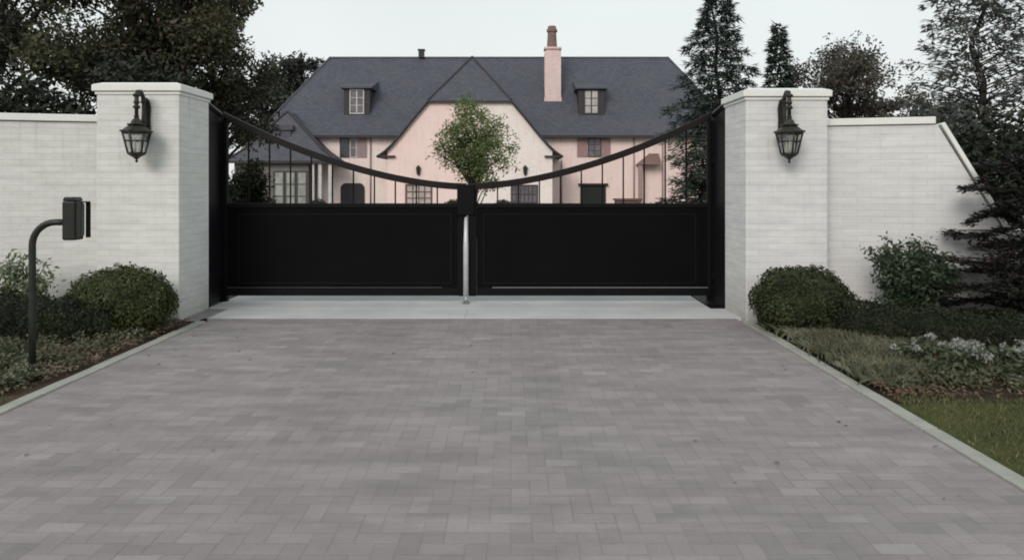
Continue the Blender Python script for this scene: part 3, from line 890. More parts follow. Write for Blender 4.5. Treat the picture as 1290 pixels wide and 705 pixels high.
# lock box and drop bolt belong to the left leaf
m = MB(); m.box(GC-.135, GC+.10, GY-.066, GY-.036, 1.17, 1.585); m.build('lock_box', M['black_metal'], gl, .012)
m = MB()
m.tube([(GC-.015, GY-.075, .032), (GC-.015, GY-.075, .10)], .016, 10); m.tube([(GC-.015, GY-.075, .1005), (GC-.015, GY-.075, .75), (GC-.015, GY-.075, 1.12)], [.036, .036, .022], 14); m.lathe([(.022, 0), (.016, .02), (.006, .03), (.002, .033)], (GC-.015, GY-.075, 1.1205), 14)
b = m.build('drop_bolt', M['steel'], gl)
m = MB()
m.box(GC-.03, GC-.002, GY-.07, GY-.0345, .6, .64)
m.build('bolt_bracket', M['black_metal'], b)
m = MB(); m.box(GC-.06, GC+.03, GY-.16, GY-.02, .008, .022); m.box(GC-.035, GC+.005, GY-.10, GY-.05, .0225, .031)
single(m, 'gate_stop', M['grey_plate'], (GC-.03, GY-.09, 0), 'grey metal gate stop on the concrete below the drop bolt', 'gate stop', bevel=.004)

mb = MB(); mb.box(2.548, 2.742, 9.46, 11.4, -.06, .010)  # low dark strip on the ground, right of the apron
struct(mb, 'dark_apron_strip', M['side_metal'])
def side_panel(s, x_hinge, x_pillar, label):
    root = empty('gate_side_panel', ((x_hinge+x_pillar)/2, 9.70, 0), label, 'side panel', 'dark panels between gate and pillars')
    def pt(f): return (x_pillar+(x_hinge-x_pillar)*f, 9.455+(9.95-9.455)*f)
    def zt(f): return 2.655-(2.655-2.56)*f
    poly = []
    N = 10
    m = MB()
    x0, y0 = pt(0); x1, y1 = pt(1)
    t_ = .012
    top = [(pt(i/N)[0], pt(i/N)[1], zt(i/N)-.05) for i in range(N+1)]
    vs = []
    for off in (-t_, t_):
        vs += [(x0+off, y0, .02), (x1+off, y1, .02)] + [(a+off, b, c) for a, b, c in top[::-1]]
    n = N+3
    fs = [tuple(range(n)), tuple(range(n, 2*n))[::-1]] + [(i, (i+1) % n, n+(i+1) % n, n+i) for i in range(n)]
    m.add(vs, fs); m.build('infill_panel', M['side_metal'], root)
    m = MB(); m.tube([(a, b, c+.01) for a, b, c in top], .045, 6, smooth=False); m.build('top_rail', M['rust_black'], root)
    m = MB(); m.box(*sorted((x_hinge+s*.03, x_hinge-s*.075)), GY+.037, GY+.13, 0, 2.45); m.build('hinge_post', M['black_metal'], root, .006)
    return root
side_panel(-1, PX0-.06, -3.91, 'dark metal side panel joining the left pillar to the gate')
side_panel(1, PX1+.05, 2.745, 'dark metal side panel joining the right pillar to the gate')

# =====================================================================
#  wall lanterns
# =====================================================================
def lantern(loc, label):
    """loc: on the wall face, at the bottom of the lantern; it hangs out towards -Y"""
    x, y, z = loc
    root = empty('wall_lantern', loc, label, 'wall lantern', 'bronze lanterns on the gate pillars')
    off = .235
    c = (x, y-off, z)
    m = MB()                                        # wall plate with pointed ends
    prof = [(0, .20), (.035, .24), (.052, .32), (.046, .48), (.052, .62), (.035, .70), (0, .735), (-.035, .70), (-.052, .62), (-.046, .48), (-.052, .32), (-.035, .24)]
    m.prism(prof, lambda a, b: (x+a, y-.002, z+b), lambda a, b: (x+a, y-.024, z+b)); m.build('back_plate', M['bronze'], root, .004)
    m = MB()                                        # swan-neck arm with a scroll
    path = [(y-.02, z+.40), (y-.06, z+.41), (y-.085, z+.46), (y-.075, z+.55), (y-.07, z+.65), (y-.09, z+.735), (y-.15, z+.785), (y-.21, z+.775), (y-off, z+.72), (y-off, z+.63), (y-off, z+.50)]
    m.tube([(x, a, b) for a, b in path], [.022, .022, .021, .021, .022, .024, .026, .026, .024, .022, .020], 10)
    sc = [(y-.075-.045*math.cos(t)*(1-t/9), z+.66+.045*math.sin(t)*(1-t/9)) for t in [k*.5 for k in range(13)]]
    m.tube([(x, a, b) for a, b in sc], .014, 8)
    for zz, r in ((.735, .042), (.60, .038), (.655, .032)): m.lathe([(r*.4, -.024), (r, -.01), (r, .01), (r*.4, .024)], (c[0], c[1], z+zz), 14)
    m.build('scroll_arm', M['bronze'], root)
    m = MB()                                        # bell roof, six-sided
    m.lathe([(.016, .515), (.03, .50), (.024, .475), (.045, .455), (.062, .42), (.085, .39), (.14, .345), (.172, .335), (.172, .318), (.15, .314)], c, 6, smooth=False, rot=PI/6)
    m.lathe([(.095, .394), (.105, .404), (.095, .412), (.05, .418)], c, 6, smooth=False, rot=PI/6)
    m.build('lantern_roof', M['bronze'], root)
    m = MB(); rt, rb = .146, .088; zt, zb = .315, .075
    for k in range(6):
        a = 2*PI*k/6+PI/6
        m.tube([(c[0]+rt*math.cos(a), c[1]+rt*math.sin(a), z+zt), (c[0]+rb*math.cos(a), c[1]+rb*math.sin(a), z+zb)], .0095, 6)
        b = a+PI/3
        for (r, zz) in ((rt, zt-.012), (rb, zb+.008), (rt*.55+rb*.45, zt*.55+zb*.45+.01)):
            m.tube([(c[0]+r*math.cos(a), c[1]+r*math.sin(a), z+zz), (c[0]+r*math.cos(b), c[1]+r*math.sin(b), z+zz)], .0065 if zz < .3 else .009, 5)
    m.build('cage', M['bronze'], root)
    m = MB(); vs = []
    for (r, zz) in ((rb-.008, zb), (rt-.008, zt)):
        for k in range(6):
            a = 2*PI*k/6+PI/6; vs.append((c[0]+r*math.cos(a), c[1]+r*math.sin(a), z+zz))
    m.add(vs, [(k, (k+1) % 6, 6+(k+1) % 6, 6+k) for k in range(6)]); m.build('glass', M['lantern_glass'], root)
    m = MB(); m.lathe([(.004, -.028), (.013, -.018), (.016, -.006), (.008, .006), (.024, .02), (.05, .04), (.088, .062), (.098, .074), (.090, .082)], c, 12); m.build('base_finial', M['bronze'], root)
    for k in range(3):
        a = 2*PI*k/3+.3
        m = MB(); m.lathe([(.011, .082), (.011, .185), (.006, .19), (.010, .205), (.009, .225), (.002, .245)], (c[0]+.034*math.cos(a), c[1]+.034*math.sin(a), z), 8); m.build('candle', M['candle'], root)
    return root
ln = lantern((-4.245, 8.60, 1.862), 'dark bronze lantern hanging from a scroll bracket on the left pillar')
l2 = copy_tree(ln); l2.location = (3.135, 8.60, 1.855)
l2['label'] = 'dark bronze lantern hanging from a scroll bracket on the right pillar'

# =====================================================================
#  intercom on its gooseneck post
# =====================================================================
ix, iy = -3.955, 6.1
root = empty('intercom_stand', (ix, iy, 0), 'dark gooseneck post holding a black call box, left of the driveway', 'intercom stand')
m = MB(); pts = [(ix, iy, 0), (ix, iy, .5), (ix, iy, 1.09)]
for k in range(1, 9):
    a = PI*.5*k/8; pts.append((ix+.19*(1-math.cos(a)), iy, 1.09+.19*math.sin(a)))
pts.append((-3.655, iy, 1.28))
m.tube(pts, .027, 14); m.build('post', M['post_paint'], root)
m = MB(); m.lathe([(.10, 0), (.10, .035), (.055, .045), (.04, .07), (.028, .075)], (ix, iy, 0.01), 16); m.build('base_flange', M['post_paint'], root)
m = MB(); m.box(-3.675, -3.565, iy-.065, iy+.065, 1.135, 1.455); cb = m.build('call_box', M['box_paint'], root, .014)
m = MB(); m.prism([(-3.68, 1.456), (-3.56, 1.456), (-3.58, 1.488), (-3.665, 1.488)], lambda a, b: (a, iy-.05, b), lambda a, b: (a, iy+.05, b)); m.build('top_lid', M['box_paint'], cb, .006)
m = MB(); m.box(-3.5645, -3.552, iy-.05, iy+.05, 1.17, 1.43); m.build('keypad_plate', M['grey_plate'], cb, .003)
m = MB()                                           # hood around the keypad
m.box(-3.5515, -3.512, iy-.072, iy-.060, 1.15, 1.44); m.box(-3.5515, -3.512, iy+.060, iy+.072, 1.15, 1.44)
m.box(-3.5515, -3.512, iy-.072, iy+.072, 1.4405, 1.452)
m.build('hood', M['box_paint'], cb, .004)

# =====================================================================
#  shrubs and hedges in front of the walls
# =====================================================================
def ball(c, r, n, lsize, mat, seed, label, zmin=-.8, group='clipped round boxwoods by the pillars', name='round_shrub', cat='round shrub', core='f_evergreen'):
    rng = np.random.default_rng(seed); mb = MB(); clipped(mb, rng, c, r, n, lsize, zmin)
    return single(mb, name, [mat, M[core]], (c[0], c[1], c[2]-r[2]*.8), label, cat, group)
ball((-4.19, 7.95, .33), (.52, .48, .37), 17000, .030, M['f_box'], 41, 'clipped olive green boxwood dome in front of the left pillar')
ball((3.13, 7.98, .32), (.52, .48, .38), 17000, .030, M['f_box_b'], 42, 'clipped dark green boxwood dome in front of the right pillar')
hedge('low_hedge', 'low dark clipped hedge running left from the boxwood dome', [(-4.15, 7.70), (-5.0, 7.45), (-6.4, 7.1), (-8.2, 6.7)], .58, .42, .54, 26000, .032, M['f_hedge'], 43)
hedge('low_hedge', 'low dark clipped hedge running right from the boxwood dome', [(3.36, 7.80), (3.60, 7.53), (3.80, 7.36), (4.05, 7.20), (4.40, 7.02), (4.80, 6.84), (6.9, 5.9)], .52, .38, .36, 30000, .030, M['f_hedge'], 44)

def shrub(name, label, base, zt, rx, ry, nst, mat, lsize, per, seed, cat='shrub', sparse=.13, spread=1.0, hmin=.6):
    """multi-stemmed loose shrub: curved stems set with leaves"""
    rng = np.random.default_rng(seed); rnd = random.Random(seed)
    bx, by, bz = base; root = empty(name, base, label, cat)
    st = MB(); cs = []
    for i in range(nst):
        a = rnd.uniform(0, 2*PI); q = rnd.uniform(0, 1)**.6*spread
        h = (zt-bz)*rnd.uniform(hmin, 1.0)*(1-.25*q)
        e = Vector((bx+rx*q*math.cos(a), by+ry*q*math.sin(a), bz+h))
        s = Vector((bx+rx*.15*math.cos(a), by+ry*.15*math.sin(a), bz))
        pts = [s, s.lerp(e, .4)+Vector((0, 0, h*.12)), s.lerp(e, .75)+Vector((0, 0, h*.08)), e]
        st.tube(pts, [.011, .008, .006, .003], 5, caps=False)
        for k in range(7):
            f = .22+.78*k/6; g = f*3; j = min(2, int(g)); p = pts[j].lerp(pts[j+1], g-j)
            cs.append(tuple(p+Vector((rnd.uniform(-.05, .05), rnd.uniform(-.05, .05), rnd.uniform(-.03, .04)))))
    st.build('stems', M['bark'], root)
    lf = MB(); cloud(lf, rng, cs, np.full(len(cs), sparse), per, lsize, .42, .4, .6, shell=.6); lf.build('foliage', mat, root)
    return root
shrub('leafy_shrub', 'loose mid green leafy shrub before the right wall', (4.37, 8.12, .03), 1.14, .50, .38, 58, M['f_shrub'], .058, 20, 51, hmin=.32, sparse=.11)
shrub('pale_shrub', 'sparse pale leaved shrub against the left wall behind the hedge', (-5.45, 8.15, .03), .90, .42, .25, 20, M['f_lightshrub'], .070, 9, 52, sparse=.10)

# layered dark small tree at the right edge
def layered_tree(label, base, ztop, rad, mat, seed):
    rng = np.random.default_rng(seed); rnd = random.Random(seed)
    bx, by, bz = base; root = empty('layered_tree', base, label, 'small tree')
    t = MB(); tp = [(bx+.04*math.sin(i*1.3), by+.03*math.cos(i), bz+(ztop-bz)*i/8*.97) for i in range(9)]
    t.tube(tp, [.05*(1-.85*i/8) for i in range(9)], 7)
    lf = MB()
    for i in range(30):
        f = (i+.5)/30; z = bz+.18+(ztop-bz-.2)*f
        L = rad*(1-.62*f)*rnd.uniform(.75, 1.12); a = i*2.4+rnd.uniform(-.3, .3); d = Vector((math.cos(a), math.sin(a), 0))
        s = Vector((bx, by, z-.05)); e = s+d*L+Vector((0, 0, .06))
        t.tube([s, s.lerp(e, .5)+Vector((0, 0, .05)), e], [.016*(1-.6*f), .010, .003], 5, caps=False)
        # flat plates of leaves
        n = int(520*(.5+L))
        u = rng.uniform(.15, 1.08, n); wv = rng.normal(0, .17, n)*L*(1.15-.35*u)
        side = np.array([-d.y, d.x, 0])
        P = np.array(s)+np.array(d)*(L*u)[:, None]+side*wv[:, None]
        P[:, 2] = z+.03+.05*np.sin(u*5+i)-.06*u*u+rng.normal(0, .016, n)
        nr = rng.normal(size=(n, 3))*.35; nr[:, 2] = 1; nr /= np.linalg.norm(nr, axis=1)[:, None]
        ax = np.array(d)+rand_dirs(rng, n)*.9; ax -= nr*np.sum(ax*nr, 1)[:, None]; ax /= np.linalg.norm(ax, axis=1)[:, None]
        Lf = .070*rng.uniform(.6, 1.3, n); leaf_quads(lf, P, ax, nr, Lf, Lf*.38, 0, .1)
    t.build('trunk', M['bark'], root); lf.build('crown', mat, root)
    return root
layered_tree('dark layered tree with flat leafy tiers at the right edge', (5.42, 7.75, .03), 1.98, 1.12, M['f_layered'], 61)
shrub('dark_shrub', 'dark bushy shrub below the layered tree at the right edge', (5.38, 7.42, .03), 1.0, .52, .35, 60, M['f_layered'], .06, 26, 62)

# white-flowered plants along the lawn
spots = [(3.52, 6.42, 'white flowered plant nearest the ground cover, left end of the flower row'),
         (3.86, 6.28, 'white flowered plant second from the left in the flower row'),
         (3.70, 6.02, 'white flowered plant with dense blooms close to the lawn corner'),
         (4.22, 6.10, 'white flowered plant in the middle of the flower row'),
         (4.12, 5.78, 'small white flowered plant beside the orange mulch'),
         (4.52, 5.96, 'tall pale flowered plant at the right end of the flower row')]
for i, (x, y, lab) in enumerate(spots):
    rng = np.random.default_rng(70+i); rnd = random.Random(70+i)
    root = empty('flowering_plant', (x, y, .02), lab, 'flowering plant', 'white flowering plants beside the lawn')
    h = .24 if i < 5 else .32
    lf = MB(); cs = [(x+rnd.gauss(0, .09), y+rnd.gauss(0, .08), .06+rnd.random()*h*.6) for _ in range(26)]
    cloud(lf, rng, cs, np.full(26, .07), 26, .060, .5, .5, .5, shell=.6); lf.build('leaves', M['f_hydr'], root)
    k = 6 if i in (0, 3, 4) else 10
    hc = [(x+rnd.gauss(0, .10), y+rnd.gauss(0, .08), .05+h*rnd.uniform(.55, 1.0)) for _ in range(k)]
    for q in hc:
        fl = MB(); cloud(fl, rng, [q], np.array([.033]), 26, .024, .9, .2, .9, shell=.3); fl.build('bloom', M['petal'], root)

# =====================================================================
#  the house
# =====================================================================
HB = -.8
house = empty('mansion', (-1.0, 62, HB), 'large pale pink and cream house with grey slate hipped roof beyond the gate', 'house')
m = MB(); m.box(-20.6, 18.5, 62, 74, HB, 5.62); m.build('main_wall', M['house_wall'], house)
# main roof: hip
ex0, ex1, ey0, ey1, ez = -21.3, 19.1, 61.35, 74.65, 5.60
rx0, rx1, ry, rz_ = -16.7, 14.3, 68.0, 13.15
m = MB()
vs = [(ex0, ey0, ez), (ex1, ey0, ez), (ex1, ey1, ez), (ex0, ey1, ez), (rx0, ry, rz_), (rx1, ry, rz_)]
vs += [(a, b, c-.16) for a, b, c in vs[:4]]
m.add(vs, [(0, 1, 5, 4), (1, 2, 5), (2, 3, 4, 5), (3, 0, 4), (0, 6, 7, 1), (1, 7, 8, 2), (2, 8, 9, 3), (3, 9, 6, 0), (9, 8, 7, 6)])
roof = m.build('main_roof', M['slate'], house)
m = MB(); m.box(rx0-.1, rx1+.1, ry-.12, ry+.12, rz_-.10, rz_+.06)
for (a, b) in (((ex0, ey0, ez), (rx0, ry, rz_)), ((ex1, ey0, ez), (rx1, ry, rz_))): m.tube([(a[0], a[1], a[2]+.02), (b[0], b[1], b[2]+.02)], .10, 6, smooth=False)
m.build('ridge_tiles', M['slate'], roof)
m = MB(); m.box(ex0+.02, ex1-.02, ey0-.12, ey0-.006, ez-.2, ez-.02); m.build('gutter', M['roof_edge'], house)
def roof_z(y): return ez+(y-ey0)*(rz_-ez)/(ry-ey0)
def roof_y(z): return ey0+(z-ez)*(ry-ey0)/(rz_-ez)

# projecting gable with clipped top and flared eaves
gc = -3.24; g0 = 57.0
prof = [(3.2, 7.96), (4.3, 6.66), (5.35, 5.35), (6.0, 4.62), (6.55, 4.10), (7.15, 3.70)]
m = MB()
w_in = [(-p[0]+.02, p[1]-.16) for p in prof[:5]]
face = [(-6.35, HB), (-6.35, 4.10)]+[(-6.0, 4.46), (-5.35, 5.19), (-4.3, 6.50), (-3.15, 7.84), (3.15, 7.84), (4.3, 6.50), (5.35, 5.19), (6.0, 4.46), (6.35, 4.10), (6.35, HB)]
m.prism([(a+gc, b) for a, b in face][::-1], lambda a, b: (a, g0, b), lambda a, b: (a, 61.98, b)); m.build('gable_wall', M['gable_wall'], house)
m = MB(); yf = g0-.22; apex = (gc, 60.2, 11.85); ridge_b = (gc, roof_y(11.85)+.5, 11.85)
def sheet(m, A, B, th):
    """strip between two polylines with thickness downwards"""
    n = len(A); vs = list(A)+list(B)+[(a, b, c-th) for a, b, c in A]+[(a, b, c-th) for a, b, c in B]
    fs = []
    for i in range(n-1):
        fs.append((i, i+1, n+i+1, n+i)); fs.append((2*n+i, 3*n+i, 3*n+i+1, 2*n+i+1))
        fs.append((i, 2*n+i, 2*n+i+1, i+1)); fs.append((n+i, n+i+1, 3*n+i+1, 3*n+i))
    fs.append((0, n, 3*n, 2*n)); fs.append((n-1, 3*n-1, 4*n-1, 2*n-1))
    m.add(vs, fs)
for s in (-1, 1):
    A = [(gc+s*a, yf, z) for a, z in prof]
    B = [(gc+s*a, max(62.3, roof_y(z)+.5), z) for a, z in prof]
    sheet(m, A, B, .13)
    p0 = (gc+s*3.2, yf, 7.96); p0b = (gc+s*3.2, roof_y(7.96)+.5, 7.96)
    sheet(m, [apex, p0], [ridge_b, p0b], .13)
m.add([(gc-3.2, yf-.002, 7.965), (gc+3.2, yf-.002, 7.965), (gc, 60.2, 11.86), (gc-3.2, yf-.002, 7.83), (gc+3.2, yf-.002, 7.83)], [(0, 1, 2), (0, 3, 4, 1)])
m.build('gable_roof', M['slate'], house)
m = MB()
for s in (-1, 1):
    P = [(gc+s*a, yf-.03, z-.08) for a, z in prof]
    m.tube(P, .10, 4, smooth=False)
    m.box(*sorted((gc+s*5.75, gc+s*7.05)), g0-.25, g0-.004, 3.60, 3.74)
m.box(gc-3.3, gc+3.3, yf-.10, yf-.01, 7.80, 7.93)
for s in (-1, 1): m.tube([(gc+s*3.2, yf, 8.0), (gc, 60.2, 11.90)], .09, 6, smooth=False)
m.build('bargeboard', M['roof_edge'], house)

# wing on the left with its own hipped roof and an open porch at its right end
m = MB(); m.box(-22.3, -16.35, 59.4, 61.98, HB, 3.4); m.build('wing_wall', M['wing_wall'], house)
wz = 3.43; wa = (-18.4, 60.7, 7.5); wb = (-18.4, 66.9, 7.5)
m = MB(); E = [(-22.8, 59.0, wz), (-14.0, 59.0, wz), (-14.0, 62.6, wz), (-22.8, 62.6, wz)]
mid = lambda p, q, f, dz: (p[0]+(q[0]-p[0])*f, p[1]+(q[1]-p[1])*f, p[2]+(q[2]-p[2])*f+dz)
e1 = mid(E[1], wa, .28, -.25); e0 = mid(E[0], wa, .28, -.25)
e2 = (e1[0], 63.4, e1[2]); e3 = (e0[0], 63.4, e0[2])
vs = E+[e0, e1, e2, e3, wa, wb]+[(a, b, c-.15) for a, b, c in E]
m.add(vs, [(0, 1, 5, 4), (4, 5, 8), (1, 2, 6, 5), (5, 6, 9, 8), (3, 0, 4, 7), (7, 4, 8, 9), (0, 10, 11, 1), (1, 11, 12, 2), (3, 13, 10, 0), (13, 12, 11, 10)])
wr = m.build('wing_roof', M['slate'], house)
m = MB()
for (p, q) in ((E[1], e1), (E[0], e0)): m.tube([(p[0], p[1], p[2]+.03), (q[0], q[1], q[2]+.03), (wa[0], wa[1], wa[2]+.03)], .10, 6, smooth=False)
m.box(-22.7, -14.1, 58.88, 58.995, 3.2, 3.4)
m.build('ridge_tiles', M['roof_edge'], wr)
# low flat dormer on the wing roof
m = MB(); m.box(-20.0, -17.9, 59.85, 62.0, 5.0, 5.9); m.box(-20.2, -17.7, 59.7, 62.0, 5.903, 6.30)
m.build('roof_dormer', M['slate'], house)

def win(x0, x1, z0, z1, y, frame, pane, nx=2, nz=3, fw=.08, mw=.04, depth=.07, name='window', arched=False):
    """frame with glazing bars standing proud of the wall at y, and its pane"""
    m = MB()
    m.box(x0, x0+fw, y-depth, y-.003, z0, z1); m.box(x1-fw, x1, y-depth, y-.003, z0, z1)
    m.box(x0+fw, x1-fw, y-depth, y-.003, z1-fw, z1); m.box(x0+fw, x1-fw, y-depth, y-.003, z0, z0+fw)
    for i in range(1, nx):
        xx = x0+fw+(x1-x0-2*fw)*i/nx; m.box(xx-mw/2, xx+mw/2, y-depth*.8, y-.012, z0+fw, z1-fw)
    for i in range(1, nz):
        zz = z0+fw+(z1-z0-2*fw)*i/nz; m.box(x0+fw, x1-fw, y-depth*.75, y-.013, zz-mw/2, zz+mw/2)
    f = m.build(name, frame, house)
    m = MB(); m.box(x0+fw, x1-fw, y-.010, y-.004, z0+fw, z1-fw); m.build('pane', pane, f)
    return f
def shut(x0, x1, z0, z1, y, mat):
    m = MB(); m.box(x0, x0+.1, y-.06, y-.004, z0, z1); m.box(x1-.1, x1, y-.06, y-.004, z0, z1)
    m.box(x0+.1, x1-.1, y-.06, y-.004, z1-.12, z1); m.box(x0+.1, x1-.1, y-.06, y-.004, z0, z0+.12)
    n = 12
    for i in range(n):
        z = z0+.12+(z1-z0-.24)*i/n; m.box(x0+.1, x1-.1, y-.05, y-.006, z+.01, z+(z1-z0-.24)/n-.02)
    m.build('shutter', mat, house)
# upper windows under the eaves
win(-14.42, -13.62, 3.75, 5.38, 62, M['frame_dark'], M['pane_dark'], 1, 2)
win(-13.58, -13.0, 3.75, 5.38, 62, M['frame_light'], M['pane_mid'], 1, 2)
shut(-12.96, -12.15, 3.75, 5.38, 62, M['shutter'])
shut(5.45, 6.30, 3.8, 5.38, 62, M['shutter_r']); win(6.34, 7.50, 3.8, 5.38, 62, M['frame_dark'], M['pane_mid'], 2, 3); shut(7.54, 8.25, 3.8, 5.38, 62, M['shutter_r'])
# ground-floor windows of the gable
win(-8.22, -6.15, -.6, 1.55, 57, M['frame_red'], M['pane_pale'], 4, 4, .12, .07)
win(-.1, 2.0, -.6, 1.50, 57, M['frame_dark'], M['pane_mid'], 6, 3, .12, .09)
# ground-floor openings of the main wall
def door(x0, x1, zt, mat, arched, y=62):
    m = MB(); r = .45 if arched else .06
    p = [(x0, HB), (x0, zt-r)]+[(x0+r-r*math.cos(a), zt-r+r*math.sin(a)) for a in (.4, .8, 1.2, PI/2)]+[(x1-r+r*math.cos(a), zt-r+r*math.sin(a)) for a in (PI/2, 1.2, .8, .4)]+[(x1, zt-r), (x1, HB)]
    m.prism(p, lambda a, b: (a, y-.10, b), lambda a, b: (a, y-.004, b)); d = m.build('door', mat, house)
    m = MB(); k = 4
    for i in range(k):
        a = x0+.12+(x1-x0-.24)*i/k; b = x0+.12+(x1-x0-.24)*(i+1)/k-.08
        m.box(a, b, y-.125, y-.102, HB+.2, zt-.6)
    m.build('door_panel', mat, d)
    return d
door(-14.35, -12.35, 1.62, M['door_dark'], True)
door(5.72, 7.85, 1.42, M['door_green'], False)
m = MB(); m.box(5.55, 8.02, 61.7, 61.995, 1.425, 1.60); m.build('door_hood', M['door_green'], house)
# wing windows and pale porch piers
for i in range(3):
    win(-19.15+i*.92, -18.28+i*.92, -.5, 2.6, 59.4, M['frame_dark'], M['pane_wing'], 1, 3, .10, .07)
win(-21.95, -21.25, -.6, 1.5, 59.4, M['frame_dark'], M['pane_pale'], 1, 2)
for x in (-15.95, -15.35, -14.55):
    m = MB(); m.box(x-.13, x+.13, 59.1, 59.36, HB, 3.27); m.build('pier', M['frame_light'], house)
for (x, y, zt) in ((-11.85, 61.9, 5.4), (10.2, 61.9, 5.4), (4.15, 61.9, 3.6), (12.6, 61.9, 5.4)):
    m = MB(); m.tube([(x, y, HB), (x, y, zt)], .06, 8); m.build('downpipe', M['shutter'], house)
# small hooded corner on the right
m = MB(); m.add([(10.35, 60.9, 3.15), (12.3, 60.9, 3.15), (12.3, 61.99, 3.15), (10.35, 61.99, 3.15), (11.5, 61.98, 4.1), (12.3, 61.98, 4.1)], [(0, 1, 5, 4), (0, 4, 3), (1, 2, 5), (3, 2, 1, 0)])
m.build('porch_roof', M['porch_tile'], house)
m = MB(); m.box(10.45, 10.75, 61.0, 61.25, HB, 3.145); m.build('porch_post', M['shutter_r'], house)
# lanterns beside the gable windows
for x in (-7.2, 1.02):
    m = MB(); c = (x, 56.86, 2.2)
    m.lathe([(.03, 0), (.13, .12), (.17, .52), (.22, .56), (.10, .72), (.03, .80)], c, 6, smooth=False)
    m.box(x-.03, x+.03, 56.86, 56.997, 2.85, 2.98); m.build('wall_lamp', M['bronze'], house)

# dormers in the main roof
def dormer(x0, x1, zb, zt, zr, frame, pane):
    yb = roof_y(zb); m = MB()
    yk = roof_y(zt)+.6
    m.box(x0, x0+.44, yb-.05, yk, zb-.1, zt); m.box(x1-.44, x1, yb-.05, yk, zb-.1, zt); m.box(x0+.44, x1-.44, yb-.02, yk, zb-.1, zt-.002)
    d = m.build('dormer', M['roof_edge'], house)
    m = MB(); y0 = yb-.35
    vs = [(x0-.25, y0, zt+.003), (x1+.25, y0, zt+.003), (x1+.25, y0, zt+.13), (x0-.25, y0, zt+.13), (x1+.25, roof_y(zr)+.3, zr), (x0-.25, roof_y(zr)+.3, zr), (x1+.25, yk+1.2, zt+.003), (x0-.25, yk+1.2, zt+.003)]
    m.add(vs, [(0, 1, 2, 3), (3, 2, 4, 5), (0, 3, 5, 7), (1, 6, 4, 2), (0, 7, 6, 1)]); m.build('dormer_roof', M['slate'], d)
    w0, w1 = x0+.48, x1-.48; y = yb-.024
    m = MB(); fw = .09
    m.box(w0, w0+fw, y-.06, y, zb+.05, zt-.05); m.box(w1-fw, w1, y-.06, y, zb+.05, zt-.05); m.box(w0+fw, w1-fw, y-.06, y, zt-.14, zt-.05); m.box(w0+fw, w1-fw, y-.06, y, zb+.05, zb+.14)
    xm = (w0+w1)/2; m.box(xm-.05, xm+.05, y-.062, y-.001, zb+.14, zt-.14)
    for k in (1, 2):
        zz = zb+.14+(zt-zb-.28)*k/3
        m.box(w0+fw, xm-.05, y-.05, y-.001, zz-.025, zz+.025); m.box(xm+.05, w1-fw, y-.05, y-.001, zz-.025, zz+.025)
    m.build('dormer_window', frame, d)
    m = MB(); m.box(w0+fw, w1-fw, y-.008, y-.002, zb+.14, zt-.14); m.build('pane', pane, d)
dormer(-14.3, -12.1, 7.45, 9.65, 10.75, M['frame_light'], M['pane_mid'])
dormer(5.65, 7.85, 7.45, 9.60, 10.75, M['frame_dark'], M['pane_pale'])

# tall pink chimney rising from the front slope
zc = 8.7; yc = roof_y(zc)+.05
m = MB(); m.box(2.85, 4.25, yc, yc+1.3, zc-.6, 13.0); m.box(2.80, 4.30, yc-.05, yc+1.35, zc-.1, zc+.35)
m.box(2.95, 4.15, yc+.1, yc+1.2, 13.003, 13.25); m.box(2.8, 4.3, yc-.05, yc+1.35, 13.253, 13.42)
ch = m.build('chimney', M['chimney'], house)
m = MB(); c = (3.50, yc+.65, 13.42)
m.lathe([(.50, 0), (.44, .15), (.40, .9), (.37, 1.35), (.46, 1.40), (.48, 1.60), (.40, 1.66), (.34, 1.9), (.30, 1.92)], c, 10, smooth=False); m.build('chimney_pot', M['chimney_pot'], ch)
m = MB(); m.box(-8.55, -8.05, 67.6, 68.1, 13.1, 13.75); m.box(-8.62, -7.98, 67.53, 68.17, 13.753, 13.86); m.build('roof_vent', M['roof_edge'], roof)

# small things on the forecourt
def round_bush(x, y, r, label, seed):
    rng = np.random.default_rng(seed); mb = MB(); z = gz(y); clipped(mb, rng, (x, y, z+r*.85), (r, r, r*.95), 1600, .12)
    single(mb, 'round_bush', [M['f_hedge'], M['f_evergreen']], (x, y, z), label, 'bush', 'small round bushes in front of the house')
round_bush(-13.0, 49.5, .72, 'small dark round bush before the pale end of the left wing', 81)
round_bush(-3.9, 49.5, .72, 'small dark round bush just left of the gate centre', 82)
round_bush(-.55, 49.5, .72, 'small dark round bush just right of the gate centre', 83)
m = MB(); m.box(7.2, 8.9, 51.0, 52.0, -.796, .42); m.box(7.1, 9.0, 50.9, 52.1, .423, .55)
for x in (7.3, 8.02, 8.74): m.box(x-.08, x+.08, 50.95, 50.997, -.79, .42)
single(m, 'planter_box', M['wood_box'], (8.05, 51.5, -.796), 'brown box standing in front of the house right of the green door', 'planter')

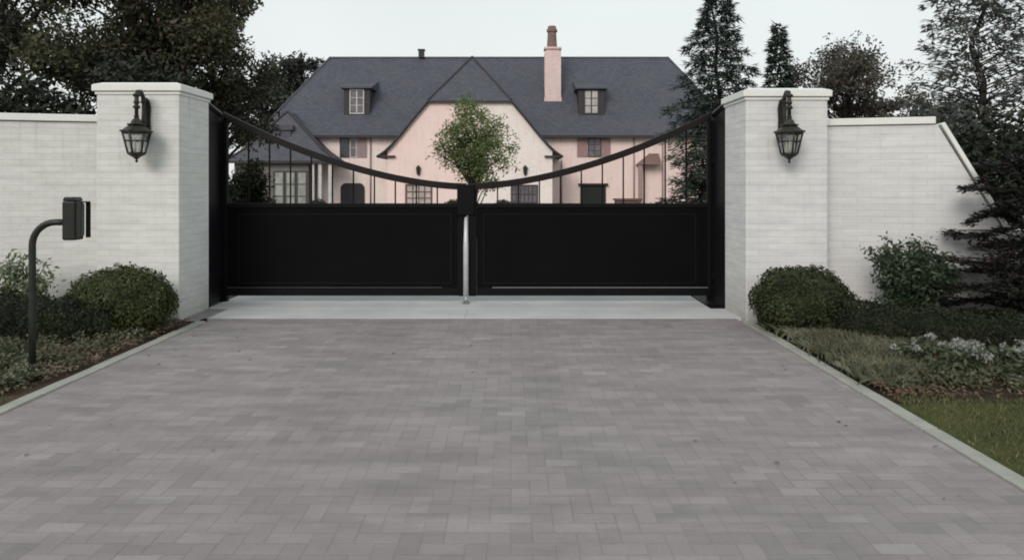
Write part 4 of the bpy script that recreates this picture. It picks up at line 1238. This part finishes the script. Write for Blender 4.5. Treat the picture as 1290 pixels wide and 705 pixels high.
# =====================================================================
#  trees beyond the wall
# =====================================================================
# left: tall dark trees
broadleaf('broadleaf_tree', 'tall dark tree at the far left with sky showing through', (-14.5, 20.5, gz(20.5)), 3.8, 9.8, 3.9, 3.2, 42, 520, .15, M['f_big'], 101, (.5, 1.05), .28, 'tall dark trees behind the left wall')
broadleaf('broadleaf_tree', 'broad dark tree rising behind the left pillar', (-9.6, 20.0, gz(20)), 2.8, 9.4, 2.9, 2.6, 62, 560, .14, M['f_big2'], 102, (.45, .95), .26, 'tall dark trees behind the left wall')
broadleaf('broadleaf_tree', 'dark tree sloping down towards the house behind the left pillar', (-8.6, 21.5, gz(21.5)), 2.4, 6.2, 1.75, 1.8, 30, 250, .125, M['f_big'], 103, (.4, .8), .2, 'tall dark trees behind the left wall')
broadleaf('broadleaf_tree', 'smaller rounded tree behind the left end of the slate roof', (-24.6, 80, -.8), 4.0, 15.8, 6.2, 4.4, 70, 330, .42, M['f_far'], 104, (.9, 1.6), .4)
# near-black evergreen screen behind the left wall
for i, (x, y, zt, rx, lab) in enumerate([(-10.6, 14.0, 3.6, 1.6, 'near black evergreen bush behind the wall at the far left'),
                                        (-8.6, 13.6, 3.8, 1.5, 'near black evergreen bush rising above the left wall'),
                                        (-6.6, 13.4, 3.75, 1.4, 'near black evergreen bush directly behind the left pillar')]):
    broadleaf('evergreen_bush', lab, (x, y, gz(y)), .3, zt, rx, 1.1, 46, 230, .13, M['f_evergreen'], 110+i, (.35, .6), .12, 'evergreen bushes behind the left wall', cat='evergreen bush', topness=.4)
# centre: small tree in front of the gable
broadleaf('young_tree', 'small fresh green tree in front of the central gable', (-1.50, 29.0, gz(29)), 1.15, 5.0, 1.52, 1.4, 84, 105, .115, M['f_young'], 120, (.30, .52), .09, topness=1.25, asym=.25)
# shrubbery at the wing and at the right side
broadleaf('garden_shrub', 'dark shrub in front of the left wing of the house', (-11.0, 31, gz(31)), -.3, 2.35, 1.2, .9, 30, 150, .15, M['f_hedge'], 121, (.3, .55), .06, cat='shrub', topness=.6)
broadleaf('garden_shrub', 'dark loose shrub beside the right side panel of the gate', (7.55, 27, gz(27)), -.1, 2.9, 1.15, .9, 34, 130, .15, M['f_evergreen'], 122, (.25, .5), .06, cat='shrub', topness=.6)
# right: conifers and others
conifer('conifer', 'tall open conifer behind the right pillar, overlapping the house', (7.75, 28, gz(28)), .7, 9.3, 2.45, M['f_spruce'], 131, 200, 13, .24, .16, .16, 1.0, .24, .75)
conifer('conifer', 'slim small conifer right of the tall conifer above the right pillar', (16.2, 45, -.8), 1.0, 11.2, 1.75, M['f_spruce'], 132, 110, 9, .42, .16, .10, .9, .28, .8)
broadleaf('rounded_tree', 'rounded dull olive tree above the right wall', (23.6, 52, -.8), 4.0, 11.3, 4.3, 3.2, 58, 240, .25, M['f_rusty'], 133, (.65, 1.15), .3)
conifer('conifer', 'tall loose grey green conifer at the right edge behind the wall', (10.1, 16, gz(16)), 1.2, 6.9, 1.95, M['f_loose'], 134, 140, 8, .16, .12, .02, 1.0, .36, .55, up=.45)
for i, (x, y, zt, rx, lab) in enumerate([(8.2, 13.4, 2.95, 1.15, 'dark evergreen bush behind the sloping end of the right wall'),
                                        (10.6, 13.8, 3.3, 1.5, 'dark evergreen bush at the right edge under the tall conifer')]):
    broadleaf('evergreen_bush', lab, (x, y, gz(y)), .3, zt, rx, 1.1, 46, 210, .13, M['f_evergreen'], 140+i, (.35, .6), .1, 'evergreen bushes behind the right wall', cat='evergreen bush', topness=.5)
broadleaf('broadleaf_tree', 'low brownish tree line glimpsed over the right wall', (27.5, 48, -.8), 2.2, 7.0, 4.2, 2.2, 46, 280, .25, M['f_rusty'], 145, (.6, 1.0), .25)
